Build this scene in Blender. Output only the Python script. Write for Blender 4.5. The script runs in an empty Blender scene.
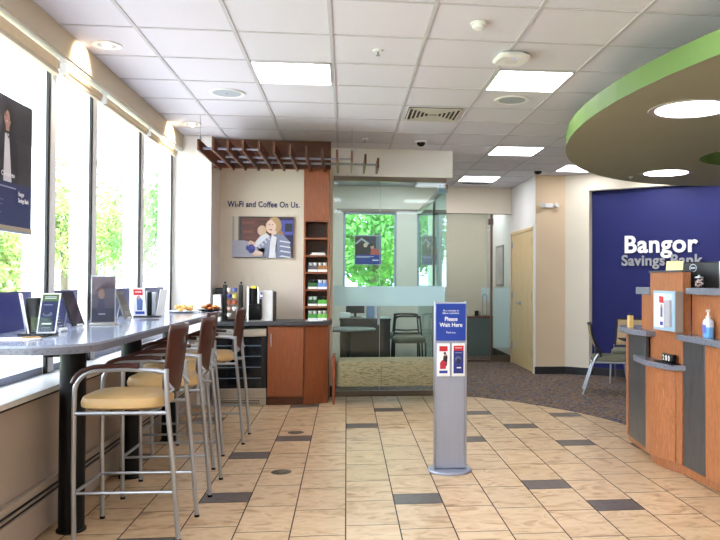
import bpy, bmesh, math, random
from mathutils import Vector, Matrix
random.seed(7)
C = bpy.context.scene.collection
PI = math.pi
sin, cos = math.sin, math.cos

# ------------------------------------------------------------------ helpers
def lin(c):
    r = []
    for v in c:
        v = v / 255.0
        r.append(v / 12.92 if v <= 0.04045 else ((v + 0.055) / 1.055) ** 2.4)
    return (r[0], r[1], r[2], 1.0)

MATS = {}
def mat(name, col, rough=0.5, metal=0.0, noise=None, bump=None, spec=0.5, trans=0.0, coat=0.0, stretch=(1, 1, 1)):
    if name in MATS: return MATS[name]
    m = bpy.data.materials.new(name); m.use_nodes = True
    nt = m.node_tree; b = nt.nodes['Principled BSDF']
    c = lin(col)
    b.inputs['Base Color'].default_value = c
    b.inputs['Roughness'].default_value = rough
    b.inputs['Metallic'].default_value = metal
    b.inputs['Specular IOR Level'].default_value = spec
    b.inputs['Coat Weight'].default_value = coat
    b.inputs['Transmission Weight'].default_value = trans
    tc = nt.nodes.new('ShaderNodeTexCoord'); mp = nt.nodes.new('ShaderNodeMapping')
    mp.inputs['Scale'].default_value = stretch
    nt.links.new(tc.outputs['Object'], mp.inputs['Vector'])
    sc, amt = noise if noise else (18.0, 0.03)
    n = nt.nodes.new('ShaderNodeTexNoise'); n.inputs['Scale'].default_value = sc; n.inputs['Detail'].default_value = 5
    nt.links.new(mp.outputs[0], n.inputs['Vector'])
    cr = nt.nodes.new('ShaderNodeValToRGB')
    cr.color_ramp.elements[0].position = 0.3; cr.color_ramp.elements[1].position = 0.7
    cr.color_ramp.elements[0].color = tuple(max(0, v * (1 - amt)) for v in c[:3]) + (1,)
    cr.color_ramp.elements[1].color = tuple(min(1, v * (1 + amt)) for v in c[:3]) + (1,)
    nt.links.new(n.outputs['Fac'], cr.inputs[0]); nt.links.new(cr.outputs[0], b.inputs['Base Color'])
    if bump:
        n2 = nt.nodes.new('ShaderNodeTexNoise'); n2.inputs['Scale'].default_value = bump[0]; n2.inputs['Detail'].default_value = 3
        nt.links.new(mp.outputs[0], n2.inputs['Vector'])
        bp = nt.nodes.new('ShaderNodeBump'); bp.inputs['Strength'].default_value = bump[1]; bp.inputs['Distance'].default_value = 0.01
        nt.links.new(n2.outputs['Fac'], bp.inputs['Height']); nt.links.new(bp.outputs[0], b.inputs['Normal'])
    MATS[name] = m
    return m

def ramp_mat(name, cols, scale, stretch, rough=0.5, coat=0.0, bumpv=0.0, detail=6, dist=0.0, island=0.0, spec=0.5):
    """noise driven colour ramp: wood, stone, carpet"""
    m = bpy.data.materials.new(name); m.use_nodes = True
    nt = m.node_tree; b = nt.nodes['Principled BSDF']
    b.inputs['Roughness'].default_value = rough; b.inputs['Coat Weight'].default_value = coat
    b.inputs['Specular IOR Level'].default_value = spec
    tc = nt.nodes.new('ShaderNodeTexCoord'); mp = nt.nodes.new('ShaderNodeMapping')
    mp.inputs['Scale'].default_value = stretch
    nt.links.new(tc.outputs['Object'], mp.inputs['Vector'])
    n = nt.nodes.new('ShaderNodeTexNoise'); n.inputs['Scale'].default_value = scale
    n.inputs['Detail'].default_value = detail; n.inputs['Distortion'].default_value = dist
    vec = mp.outputs[0]
    if island:
        g = nt.nodes.new('ShaderNodeNewGeometry')
        ad = nt.nodes.new('ShaderNodeVectorMath'); ad.operation = 'ADD'
        mu = nt.nodes.new('ShaderNodeMath'); mu.operation = 'MULTIPLY'; mu.inputs[1].default_value = 37.0
        nt.links.new(g.outputs['Random Per Island'], mu.inputs[0])
        nt.links.new(mp.outputs[0], ad.inputs[0]); nt.links.new(mu.outputs[0], ad.inputs[1])
        vec = ad.outputs[0]
    nt.links.new(vec, n.inputs['Vector'])
    cr = nt.nodes.new('ShaderNodeValToRGB')
    k = len(cols); e = cr.color_ramp.elements
    while len(e) < k: e.new(0.5)
    for i, c in enumerate(cols):
        e[i].position = 0.28 + 0.44 * i / (k - 1); e[i].color = lin(c)
    nt.links.new(n.outputs['Fac'], cr.inputs[0])
    out = cr.outputs[0]
    if island:
        hs = nt.nodes.new('ShaderNodeHueSaturation')
        mr = nt.nodes.new('ShaderNodeMapRange'); mr.inputs['To Min'].default_value = 1 - island; mr.inputs['To Max'].default_value = 1 + island
        nt.links.new(g.outputs['Random Per Island'], mr.inputs['Value']); nt.links.new(mr.outputs[0], hs.inputs['Value'])
        nt.links.new(out, hs.inputs['Color']); out = hs.outputs[0]
    nt.links.new(out, b.inputs['Base Color'])
    if bumpv:
        bp = nt.nodes.new('ShaderNodeBump'); bp.inputs['Strength'].default_value = bumpv; bp.inputs['Distance'].default_value = 0.01
        nt.links.new(n.outputs['Fac'], bp.inputs['Height']); nt.links.new(bp.outputs[0], b.inputs['Normal'])
    MATS[name] = m
    return m

def emit(name, col, strength):
    m = bpy.data.materials.new(name); m.use_nodes = True; nt = m.node_tree
    nt.nodes.remove(nt.nodes['Principled BSDF'])
    e = nt.nodes.new('ShaderNodeEmission'); e.inputs[0].default_value = lin(col); e.inputs[1].default_value = strength
    nt.links.new(e.outputs[0], nt.nodes['Material Output'].inputs[0])
    MATS[name] = m; return m

def glass(name, col, refl=0.06, rmax=0.5):
    """thin architectural glass: clear transmission plus a mirror part that grows at grazing angles"""
    m = bpy.data.materials.new(name); m.use_nodes = True; nt = m.node_tree
    nt.nodes.remove(nt.nodes['Principled BSDF'])
    t = nt.nodes.new('ShaderNodeBsdfTransparent'); t.inputs[0].default_value = lin(col)
    g = nt.nodes.new('ShaderNodeBsdfGlossy'); g.inputs['Roughness'].default_value = 0.02
    lw = nt.nodes.new('ShaderNodeLayerWeight'); lw.inputs[0].default_value = 0.25
    mr = nt.nodes.new('ShaderNodeMapRange'); mr.inputs['To Min'].default_value = refl; mr.inputs['To Max'].default_value = rmax
    mx = nt.nodes.new('ShaderNodeMixShader')
    nt.links.new(lw.outputs['Fresnel'], mr.inputs['Value']); nt.links.new(mr.outputs[0], mx.inputs[0])
    nt.links.new(t.outputs[0], mx.inputs[1]); nt.links.new(g.outputs[0], mx.inputs[2])
    nt.links.new(mx.outputs[0], nt.nodes['Material Output'].inputs[0])
    MATS[name] = m; return m

def frosted(name, col, fac):
    m = bpy.data.materials.new(name); m.use_nodes = True; nt = m.node_tree
    nt.nodes.remove(nt.nodes['Principled BSDF'])
    t = nt.nodes.new('ShaderNodeBsdfTransparent')
    d = nt.nodes.new('ShaderNodeBsdfDiffuse'); d.inputs[0].default_value = lin(col)
    tr = nt.nodes.new('ShaderNodeBsdfTranslucent'); tr.inputs[0].default_value = lin(col)
    a = nt.nodes.new('ShaderNodeMixShader'); a.inputs[0].default_value = 0.5
    mx = nt.nodes.new('ShaderNodeMixShader'); mx.inputs[0].default_value = fac
    nt.links.new(d.outputs[0], a.inputs[1]); nt.links.new(tr.outputs[0], a.inputs[2])
    nt.links.new(t.outputs[0], mx.inputs[1]); nt.links.new(a.outputs[0], mx.inputs[2])
    nt.links.new(mx.outputs[0], nt.nodes['Material Output'].inputs[0])
    MATS[name] = m; return m

def props(o, label=None, cat=None, group=None, kind=None):
    if label: o['label'] = label
    if cat: o['category'] = cat
    if group: o['group'] = group
    if kind: o['kind'] = kind
    return o

def thing(name, label, cat, loc=(0, 0, 0), rz=0.0, group=None):
    o = bpy.data.objects.new(name, None); C.objects.link(o)
    o.empty_display_size = 0.1
    o.location = loc; o.rotation_euler = (0, 0, rz)
    return props(o, label, cat, group)

class MB:
    """collects shapes into one mesh"""
    def __init__(s): s.bm = bmesh.new(); s.mi = 0
    def _f(s, vs):
        try:
            f = s.bm.faces.new(vs); f.material_index = s.mi; return f
        except ValueError: return None
    def box(s, x0, x1, y0, y1, z0, z1, M=None):
        P = [(x0, y0, z0), (x1, y0, z0), (x1, y1, z0), (x0, y1, z0), (x0, y0, z1), (x1, y0, z1), (x1, y1, z1), (x0, y1, z1)]
        v = [s.bm.verts.new(M @ Vector(p) if M else p) for p in P]
        for q in ((0, 3, 2, 1), (4, 5, 6, 7), (0, 1, 5, 4), (1, 2, 6, 5), (2, 3, 7, 6), (3, 0, 4, 7)):
            s._f([v[i] for i in q])
        return s
    def prism(s, poly, z0, z1, M=None):
        n = len(poly)
        area = sum(poly[i][0] * poly[(i + 1) % n][1] - poly[(i + 1) % n][0] * poly[i][1] for i in range(n))
        if area < 0: poly = list(reversed(poly))
        T = (lambda p: M @ Vector(p)) if M else (lambda p: p)
        a = [s.bm.verts.new(T((x, y, z0))) for x, y in poly]
        b = [s.bm.verts.new(T((x, y, z1))) for x, y in poly]
        s._f(list(reversed(a))); s._f(b)
        for i in range(n):
            j = (i + 1) % n; s._f([a[i], a[j], b[j], b[i]])
        return s
    def loft(s, rings, cap=True):
        R = [[s.bm.verts.new(p) for p in r] for r in rings]
        n = len(R[0])
        for k in range(len(R) - 1):
            for i in range(n):
                j = (i + 1) % n; s._f([R[k][i], R[k][j], R[k + 1][j], R[k + 1][i]])
        if cap: s._f(list(reversed(R[0]))); s._f(R[-1])
        return s
    def lathe(s, prof, c=(0, 0, 0), seg=24, cap=True):
        rings = [[(c[0] + r * cos(2 * PI * i / seg), c[1] + r * sin(2 * PI * i / seg), c[2] + z) for i in range(seg)] for r, z in prof]
        return s.loft(rings, cap)
    def cyl(s, p0, p1, r, seg=12, r1=None):
        return s.tube([p0, p1], r, seg, r1)
    def tube(s, pts, r, seg=10, r1=None):
        pts = [Vector(p) for p in pts]; n = len(pts); rings = []
        t = (pts[1] - pts[0]).normalized()
        up = Vector((0, 0, 1)) if abs(t.z) < 0.9 else Vector((1, 0, 0))
        u = t.cross(up).normalized()
        for i, p in enumerate(pts):
            if i == 0: d = pts[1] - pts[0]
            elif i == n - 1: d = pts[-1] - pts[-2]
            else: d = (pts[i + 1] - p).normalized() + (p - pts[i - 1]).normalized()
            d = d.normalized(); u = (u - d * u.dot(d)).normalized(); w = d.cross(u)
            rr = r if r1 is None else r + (r1 - r) * i / (n - 1)
            rings.append([p + (u * cos(2 * PI * k / seg) + w * sin(2 * PI * k / seg)) * rr for k in range(seg)])
        return s.loft(rings)
    def ball(s, c, r, seg=12, sc=(1, 1, 1)):
        prof = []
        n = seg // 2
        rings = []
        for k in range(1, n):
            a = -PI / 2 + PI * k / n
            rings.append([(c[0] + r * sc[0] * cos(a) * cos(2 * PI * i / seg), c[1] + r * sc[1] * cos(a) * sin(2 * PI * i / seg), c[2] + r * sc[2] * sin(a)) for i in range(seg)])
        return s.loft(rings)
    def quad(s, a, b, c, d):
        s._f([s.bm.verts.new(p) for p in (a, b, c, d)]); return s
    def build(s, name, mats, parent=None, bevel=0.0, smooth=True, off=None, seg=2):
        if off is not None:
            bmesh.ops.translate(s.bm, vec=-Vector(off), verts=s.bm.verts)
        bmesh.ops.recalc_face_normals(s.bm, faces=s.bm.faces)
        me = bpy.data.meshes.new(name); s.bm.to_mesh(me); s.bm.free()
        for m in (mats if isinstance(mats, (list, tuple)) else [mats]): me.materials.append(m)
        if smooth:
            me.polygons.foreach_set('use_smooth', [True] * len(me.polygons))
            me.set_sharp_from_angle(angle=math.radians(35))
        o = bpy.data.objects.new(name, me); C.objects.link(o)
        if parent: o.parent = parent
        if bevel:
            b = o.modifiers.new('bevel', 'BEVEL'); b.width = bevel; b.segments = seg; b.limit_method = 'ANGLE'; b.angle_limit = math.radians(40)
        return o

def single(mb, name, m, label, cat, loc, group=None, bevel=0.0):
    """a thing that is one mesh; shapes given in world coordinates, origin moved to loc"""
    o = mb.build(name, m, None, bevel, off=loc); o.location = loc
    return props(o, label, cat, group)

def struct(name, mb, m, parent=None, bevel=0.0, smooth=True):
    o = mb.build(name, m, parent, bevel, smooth)
    if parent is None: o['kind'] = 'structure'
    return o

def superell(a, b, n=28, e=4.0):
    out = []
    for i in range(n):
        t = 2 * PI * i / n; c, s_ = cos(t), sin(t)
        out.append((a * math.copysign(abs(c) ** (2 / e), c), b * math.copysign(abs(s_) ** (2 / e), s_)))
    return out

def text_mesh(name, body, o, r, u, w, h, m, parent=None, ext=0.002, bold=0.0, slab=False, off=None, align=None):
    """lettering fitted to a w x h box standing at o with right vector r and up vector u"""
    cu = bpy.data.curves.new('t', 'FONT'); cu.body = body; cu.size = 1; cu.offset = bold; cu.extrude = 0.5
    cu.align_x = align or 'LEFT'
    if bold > 0.02: cu.space_character = 1.06
    to = bpy.data.objects.new('t', cu); C.objects.link(to)
    dg = bpy.context.evaluated_depsgraph_get(); dg.update()
    me = bpy.data.meshes.new_from_object(to.evaluated_get(dg))
    bpy.data.objects.remove(to)
    xs = [v.co.x for v in me.vertices]; ys = [v.co.y for v in me.vertices]
    x0, x1, y0, y1 = min(xs), max(xs), min(ys), max(ys)
    o = Vector(o); r = Vector(r).normalized(); u = Vector(u).normalized(); n = r.cross(u)
    if off is not None: o = o - Vector(off)
    for v in me.vertices:
        c = v.co
        v.co = o + r * ((c.x - x0) / (x1 - x0) * w) + u * ((c.y - y0) / (y1 - y0) * h) + n * (ext * (c.z + 0.5))
    me.materials.clear(); me.materials.append(m)
    ob = bpy.data.objects.new(name, me); C.objects.link(ob); ob.parent = parent
    me.name = name
    return ob

def ell(cx, cy, rx, ry, n=14, a0=0, a1=360):
    return [(cx + rx * cos(math.radians(a0 + (a1 - a0) * i / n)), cy + ry * sin(math.radians(a0 + (a1 - a0) * i / n))) for i in range(n)]
def rc(x0, y0, x1, y1): return [(x0, y0), (x1, y0), (x1, y1), (x0, y1)]

def picture(name, o, r, u, w, h, shapes, parent, off=None, rough=0.35):
    """a flat printed picture: coloured areas on one mesh"""
    o = Vector(o); r = Vector(r).normalized(); u = Vector(u).normalized(); n = r.cross(u)
    if off is not None: o = o - Vector(off)
    bm = bmesh.new(); mats = []; idx = {}
    for k, (col, poly) in enumerate(shapes):
        key = 'print_%d_%d_%d' % col
        if key not in idx:
            idx[key] = len(mats); mats.append(mat(key, col, rough, noise=(30, 0.04)))
        z = 0.00025 * (k + 1)
        poly = [(min(1, max(0, x)), min(1, max(0, y))) for x, y in poly]
        try:
            f = bm.faces.new([bm.verts.new(o + r * (x * w) + u * (y * h) + n * z) for x, y in poly]); f.material_index = idx[key]
        except ValueError: pass
    bmesh.ops.triangulate(bm, faces=[f for f in bm.faces if len(f.verts) > 4])
    me = bpy.data.meshes.new(name); bm.to_mesh(me); bm.free()
    for m in mats: me.materials.append(m)
    ob = bpy.data.objects.new(name, me); C.objects.link(ob); ob.parent = parent
    return ob

def slab_frame(o, r, u, w, h, t, border=0.0):
    """box of thickness t behind the plane (o, r, u)"""
    o = Vector(o); r = Vector(r).normalized(); u = Vector(u).normalized(); n = r.cross(u)
    M = Matrix((( r.x, u.x, n.x, o.x), (r.y, u.y, n.y, o.y), (r.z, u.z, n.z, o.z), (0, 0, 0, 1)))
    return MB().box(-border, w + border, -border, h + border, -t, 0, M)

# ------------------------------------------------------------------ materials
m_wall = mat('painted_wall_cream', (236, 226, 210), 0.85, noise=(3, 0.015), bump=(250, 0.05))
m_wall_w = mat('painted_wall_white', (240, 238, 236), 0.85, noise=(3, 0.015), bump=(250, 0.05))
m_wall_tan = mat('painted_wall_tan', (222, 198, 168), 0.85, noise=(3, 0.02), bump=(250, 0.05))
m_heat = mat('enamelled_beige_metal', (178, 162, 148), 0.55, noise=(4, 0.03))
m_navy = mat('painted_wall_navy', (12, 20, 96), 0.7, noise=(3, 0.03))
m_tile = mat('ceiling_tile', (224, 222, 232), 0.95, noise=(160, 0.035), bump=(200, 0.15))
m_tbar = mat('ceiling_bar_white', (200, 198, 204), 0.6)
m_green = mat('painted_edge_green', (98, 126, 66), 0.6, noise=(3, 0.03))
m_olive = mat('painted_canopy_khaki', (158, 152, 130), 0.8, noise=(3, 0.02))
m_base = mat('black_vinyl_base', (38, 38, 42), 0.5)
m_black = mat('black_metal', (10, 10, 12), 0.5, spec=0.25)
m_blackp = mat('black_plastic', (20, 21, 24), 0.45)
m_blackg = mat('black_gloss', (10, 11, 14), 0.12)
m_silver = mat('silver_painted_tube', (176, 180, 188), 0.32, 0.75)
m_alu = mat('satin_aluminium', (166, 172, 190), 0.42, 0.55, noise=(60, 0.04), stretch=(1, 1, 0.05))
m_steel = mat('brushed_steel', (196, 190, 180), 0.3, 0.85, noise=(60, 0.08), stretch=(0.05, 1, 1))
m_bronze = mat('bronze_rail', (120, 108, 98), 0.3, 0.8)
m_white = mat('white_plastic', (240, 240, 240), 0.4)
m_paper = mat('white_paper', (244, 243, 240), 0.7)
m_mull = mat('white_window_frame', (240, 238, 238), 0.4)
m_gasket = mat('black_gasket', (8, 10, 14), 0.4)
m_mocha = ramp_mat('dark_walnut_back', [(50, 20, 14), (72, 30, 20), (58, 24, 16)], 6, (1, 1, 0.15), 0.38)
m_tan = mat('tan_vinyl_seat', (214, 178, 122), 0.42, noise=(9, 0.05), bump=(120, 0.05))
m_cherry = ramp_mat('cherry_laminate', [(122, 62, 34), (152, 84, 48), (134, 72, 40), (162, 92, 56)], 5, (7, 7, 0.8), 0.35, dist=1.2)
m_cherry2 = ramp_mat('honey_cherry_veneer', [(132, 78, 46), (178, 114, 72), (150, 92, 56), (188, 126, 84)], 5, (9, 9, 1.0), 0.32, dist=1.5)
m_darkch = ramp_mat('dark_cherry_board', [(72, 38, 24), (100, 54, 32), (82, 44, 26)], 6, (1, 5, 5), 0.4)
m_birch = ramp_mat('pale_birch_door', [(214, 180, 128), (228, 198, 148), (220, 188, 136)], 5, (6, 6, 0.5), 0.4, dist=1.0)
m_lam = ramp_mat('speckled_grey_laminate', [(92, 94, 106), (118, 120, 132), (104, 106, 118)], 60, (1, 1, 1), 0.22, detail=4)
m_lamt = ramp_mat('pale_grey_laminate', [(122, 132, 156), (156, 164, 184), (138, 146, 168)], 25, (1, 0.6, 1), 0.13, detail=5)
m_lamd = ramp_mat('charcoal_laminate', [(54, 56, 64), (78, 80, 88), (64, 66, 74)], 50, (1, 1, 1), 0.3, detail=4)
m_floor = ramp_mat('tan_stone_tile', [(158, 122, 86), (202, 168, 128), (216, 188, 152), (182, 146, 106)], 6.0, (1, 1.8, 1), 0.3, detail=7, dist=0.8, island=0.05, bumpv=0.06)
m_dark = ramp_mat('slate_brown_insert', [(70, 60, 60), (96, 84, 82), (80, 70, 68)], 12, (1, 3, 1), 0.35, detail=6)
m_grout = mat('dark_grout', (60, 56, 58), 0.9)
m_carpet = ramp_mat('striped_carpet', [(40, 38, 46), (128, 124, 130), (66, 62, 68), (156, 128, 102), (60, 58, 66), (140, 136, 140)], 9, (0.8, 1.7, 1), 0.95, detail=2, bumpv=0.3, spec=0.1)
m_bench = ramp_mat('woven_green_gold', [(78, 78, 56), (132, 126, 94), (164, 154, 120), (104, 106, 74)], 16, (1, 4, 6), 0.85, detail=5, dist=0.8, bumpv=0.1)
m_teak = mat('reddish_wood_leg', (148, 68, 36), 0.35, noise=(20, 0.12), stretch=(4, 4, 0.5))
m_metalp = ramp_mat('dark_brushed_panel', [(74, 74, 76), (92, 92, 94), (82, 82, 84)], 40, (1, 1, 0.1), 0.35, detail=3)
bsdf = m_metalp.node_tree.nodes['Principled BSDF']; bsdf.inputs['Metallic'].default_value = 0.5
m_shade = mat('cream_roller_fabric', (226, 206, 172), 0.85, noise=(20, 0.04))
m_soffit = mat('painted_soffit_taupe', (206, 194, 172), 0.8, noise=(3, 0.02))
m_navyt = mat('navy_lettering', (16, 24, 96), 0.5)
m_wt = mat('white_lettering', (250, 250, 250), 0.5)
m_gt = mat('grey_lettering', (158, 160, 168), 0.45)
m_blue = mat('royal_blue_print', (26, 62, 160), 0.4)
m_desk = mat('dark_espresso_desk', (44, 32, 27), 0.4, noise=(12, 0.15), stretch=(1, 1, 6))
m_grcab = mat('grey_green_laminate', (116, 124, 126), 0.5)
m_mesh = mat('tan_mesh_fabric', (176, 152, 118), 0.8, bump=(300, 0.3))
m_seatg = mat('grey_green_fabric', (112, 112, 94), 0.9, bump=(200, 0.2))
m_leaf1 = ramp_mat('leaf_green', [(70, 116, 56), (112, 160, 84), (158, 196, 118)], 1.5, (1, 1, 1), 0.7, detail=4)
m_leaf2 = ramp_mat('leaf_yellow_green', [(88, 118, 62), (136, 162, 90), (180, 190, 118)], 1.5, (1, 1, 1), 0.7, detail=4)
m_leaf3 = ramp_mat('leaf_deep_green', [(36, 84, 30), (70, 132, 48), (116, 172, 76)], 1.2, (1, 1, 1), 0.7, detail=4)
m_bark = mat('tree_bark', (96, 84, 76), 0.9, noise=(8, 0.2))
m_grass = ramp_mat('lawn_green', [(104, 140, 66), (140, 170, 88), (160, 186, 110)], 2, (1, 1, 1), 0.9, detail=6)
m_pave = mat('pale_concrete', (196, 194, 190), 0.9, noise=(4, 0.06))
g_ext = glass('window_glass', (252, 254, 254), 0.02, 0.3)
g_off = glass('office_glass', (236, 250, 251), 0.025, 0.35)
g_cor = glass('corridor_glass', (246, 253, 252), 0.02, 0.25)
g_clear = glass('clear_acrylic', (246, 248, 250), 0.02, 0.12)
m_frost = frosted('frosted_film', (226, 246, 250), 0.86)
m_film = frosted('window_graphic_film', (58, 66, 150), 0.93)
e_panel = emit('lit_lens', (252, 250, 255), 6.0)
e_panel2 = emit('lit_lens_bright', (252, 250, 255), 11.0)
e_can = emit('lit_round_lens', (255, 248, 252), 7.0)
e_spot = emit('warm_lamp', (255, 214, 150), 14.0)
e_led = emit('blue_status_light', (90, 110, 255), 3.0)
e_warm = emit('added_washer_glow', (255, 226, 190), 8.0)

HC = 2.99          # ceiling height
# ------------------------------------------------------------------ setting: floor
W, D0 = 0.3037, 0.4605
def Lx(i): return 0.0035 + (i - 1) * W
cols = {-5: [5.85], -4: [7.4], -3: [3.88], -2: [4.70, 5.84], -1: [6.44, 8.13], 0: [], 1: [6.96], 2: [4.57, 7.81], 3: [], 4: [6.28],
        5: [4.82, 7.55], 6: [4.33, 6.82], 7: [6.065], 8: [7.37, 4.85 - 1.9], 9: [5.9], 10: [4.4, 6.9]}
anchor = {0: 4.045, 3: 4.037}
fb = MB()
fb.mi = 0; fb.box(-1.9, 6.6, -2.0, 8.86, -0.06, -0.002)
GR = 0.0036
def tile(x0, x1, y0, y1, mi):
    fb.mi = mi
    x0, x1 = max(x0, -1.9), x1
    if x1 - x0 < 0.03 or y1 - y0 < 0.03: return
    a, b, c, d = x0 + GR, x1 - GR, y0 + GR, y1 - GR
    fb.quad((a, c, 0), (b, c, 0), (b, d, 0), (a, d, 0))
    z = -0.002
    fb_v = None
for i in range(-6, 11):
    darks = sorted(cols.get(i, []))
    pos = [];  DK = 0.213
    a = darks[0] if darks else anchor[i] if i in anchor else 4.3 + 0.11 * i
    y = a
    while y > -1.9: y -= D0
    ys = y; y = ys; base = a
    x0, x1 = Lx(i), Lx(i + 1)
    # below the first dark insert the joints count back from it
    if darks:
        yy = darks[0]
        while yy > -1.9:
            tile(x0, x1, yy - D0, yy, 1); yy -= D0
        for k, dk in enumerate(darks):
            tile(x0, x1, dk, dk + DK, 2)
            nxt = darks[k + 1] if k + 1 < len(darks) else 8.85
            yy = dk + DK
            while yy < nxt - 0.02:
                e = min(yy + D0, nxt); tile(x0, x1, yy, e, 1); yy = e
    else:
        yy = ys
        while yy < 8.83:
            e = min(yy + D0, 8.85); tile(x0, x1, yy, e, 1); yy = e
floor = struct('floor', fb, [m_grout, m_floor, m_dark], smooth=False)

arc = [(1.16, 8.86), (1.36, 8.80), (1.60, 8.65), (1.80, 8.47), (1.99, 8.26), (2.16, 8.03), (2.32, 7.80), (2.46, 7.57), (2.58, 7.30), (2.67, 7.04), (2.74, 6.75), (2.78, 6.40), (2.80, 6.0), (2.80, 3.0), (6.6, 3.0), (6.6, 12.3), (2.7, 15.0), (1.16, 15.0)]
cb = MB(); cb.prism(arc, -0.03, 0.004)
struct('floor', cb, m_carpet, smooth=False)
cb = MB(); cb.box(-1.9, 1.16, 8.9, 15.0, -0.03, 0.004)
struct('floor', cb, m_carpet, smooth=False)
cb = MB(); cb.box(2.7, 6.6, 12.3, 15.0, -0.03, 0.004); struct('floor', cb, m_carpet, smooth=False)

# ------------------------------------------------------------------ ceiling
cl = MB(); cl.box(-2.3, 6.6, -2.0, 15.0, HC + 0.004, HC + 0.25)
ceiling = struct('ceiling', cl, m_tile, smooth=False)
UX, UY = 0.617, 0.617
gb = MB()
gx = [(-4.1766 + i) * UX for i in range(2, 16)]
gy = [4.166 + j * UY for j in range(-10, 18)]
for x in gx: gb.box(x - 0.012, x + 0.012, -2.0, 12.34, HC - 0.0015, HC + 0.004)
for y in gy:
    if y < 12.3: gb.box(-1.8, 6.6, y - 0.010, y + 0.010, HC - 0.001, HC + 0.004)
gb.build('ceiling_grid', m_tbar, ceiling, smooth=False)

# ------------------------------------------------------------------ walls
XW = -1.9
wl = MB(); wl.box(-2.06, -1.66, -2.0, 8.28, 0.0, 0.76)
wall_left = struct('wall_left', wl, m_heat)
MB().box(-1.98, -1.63, -2.0, 8.28, 0.76, 0.79).build('window_sill', m_mull, wall_left, 0.004)
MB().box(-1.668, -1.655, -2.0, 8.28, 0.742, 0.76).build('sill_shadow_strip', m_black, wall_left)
MB().box(-2.06, -1.86, -2.0, 8.28, 2.96, 3.24).build('window_head', m_mull, wall_left)
pier = MB(); pier.box(-2.06, -1.495, 8.28, 8.86, 0.0, HC)
struct('wall_left', pier, m_wall_w)
wl = MB(); wl.box(-2.06, -1.9, 8.86, 15.2, 0.0, HC); struct('wall_left', wl, m_wall)
# alcove back wall, header above the office glass
wb = MB(); wb.box(-1.495, -0.165, 8.85, 8.99, 0, HC); struct('wall_back', wb, m_wall)
wb = MB(); wb.box(-0.165, 1.285, 8.86, 9.0, 2.655, HC); struct('wall_back', wb, m_wall_w)
# office back wall with windows
Y2 = 12.35
wb = MB()
wb.box(-1.9, 2.81, Y2, Y2 + 0.18, 2.55, HC)
wb.box(-1.9, -0.06, Y2, Y2 + 0.18, 0, 2.55); wb.box(-0.06, 0.84, Y2, Y2 + 0.18, 0, 0.98)
wb.box(0.84, 1.19, Y2, Y2 + 0.18, 0, 2.55); wb.box(1.19, 1.56, Y2, Y2 + 0.18, 0, 0.98)
wb.box(1.56, 1.68, Y2, Y2 + 0.18, 0, 2.55)
struct('wall_back', wb, m_wall)
wb = MB(); wb.box(1.68, 6.6, 14.6, 14.75, 0, HC); struct('wall_back', wb, m_wall)
wb = MB(); wb.box(1.62, 1.68, Y2 + 0.18, 14.6, 0, HC); struct('wall_left', wb, m_wall)
# corridor right wall
wr = MB(); wr.box(2.82, 2.95, 10.752, 10.88, 0, HC); wr.box(2.82, 2.95, 12.3, 14.6, 0, HC); wr.box(2.82, 2.95, 10.88, 12.3, 2.19, HC)
struct('wall_right', wr, m_wall_w)
wr = MB(); wr.box(2.822, 3.28, 10.75, 10.9, 0, HC)
wall_tan = struct('wall_back', wr, m_wall_tan)
# angled wall with recessed navy panel
A = Vector((3.28, 10.75, 0)); U = Vector((0.775, -0.632, 0)).normalized(); N = Vector((-0.632, -0.775, 0)).normalized()
Mw = Matrix(((U.x, N.x, 0, A.x), (U.y, N.y, 0, A.y), (0, 0, 1, 0), (0, 0, 0, 1)))   # x along the wall, y towards the room
aw = MB()
aw.box(0, 0.375, -0.18, 0, 0, HC, Mw); aw.box(0.375, 4.2, -0.18, 0, 2.74, HC, Mw)
wang = struct('wall_right', aw, m_wall)
aw = MB(); aw.box(0.375, 4.2, -0.22, -0.12, 0, 2.74, Mw)
struct('wall_right', aw, m_navy)
wr = MB(); wr.box(6.45, 6.6, -2.0, 8.4, 0, HC); struct('wall_right', wr, m_wall)
wf = MB(); wf.box(-2.06, 6.6, -2.1, -1.95, 0, HC); struct('wall_front', wf, m_wall)
# baseboards
bb = MB(); bb.box(2.81, 3.285, 10.735, 10.75, 0.004, 0.115); struct('baseboard_back', bb, m_base)
bb = MB(); bb.box(-0.005, 0.385, 0, 0.014, 0.004, 0.115, Mw); bb.box(0.375, 0.385, -0.12, 0, 0.004, 0.115, Mw); bb.box(0.385, 4.2, -0.12, -0.106, 0.004, 0.115, Mw)
struct('baseboard_right', bb, m_base)
bb = MB(); bb.box(2.806, 2.82, 12.36, 14.6, 0.004, 0.115); struct('baseboard_right', bb, m_base)
bb = MB(); bb.box(-0.19, -0.165, 8.83, 8.85, 0.0, 0.13); struct('baseboard_back', bb, m_base)
bb = MB(); bb.box(-0.06, 1.55, 12.335, 12.35, 0.004, 0.1); struct('baseboard_back', bb, m_base)
# white corner trim beside the wooden doors
tb = MB(); tb.box(2.80, 2.825, 10.742, 10.80, 0.0, 2.25); struct('trim_1', tb, m_wall_w)

# soffit above the windows
sb = MB(); sb.box(-1.84, -1.80, -2.0, 8.28, 2.825, HC); struct('trim_2', sb, m_soffit)
sb = MB(); sb.box(-1.86, -1.815, -2.0, 8.28, 2.808, 2.825)
rail = struct('trim_3', sb, m_white)

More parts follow.
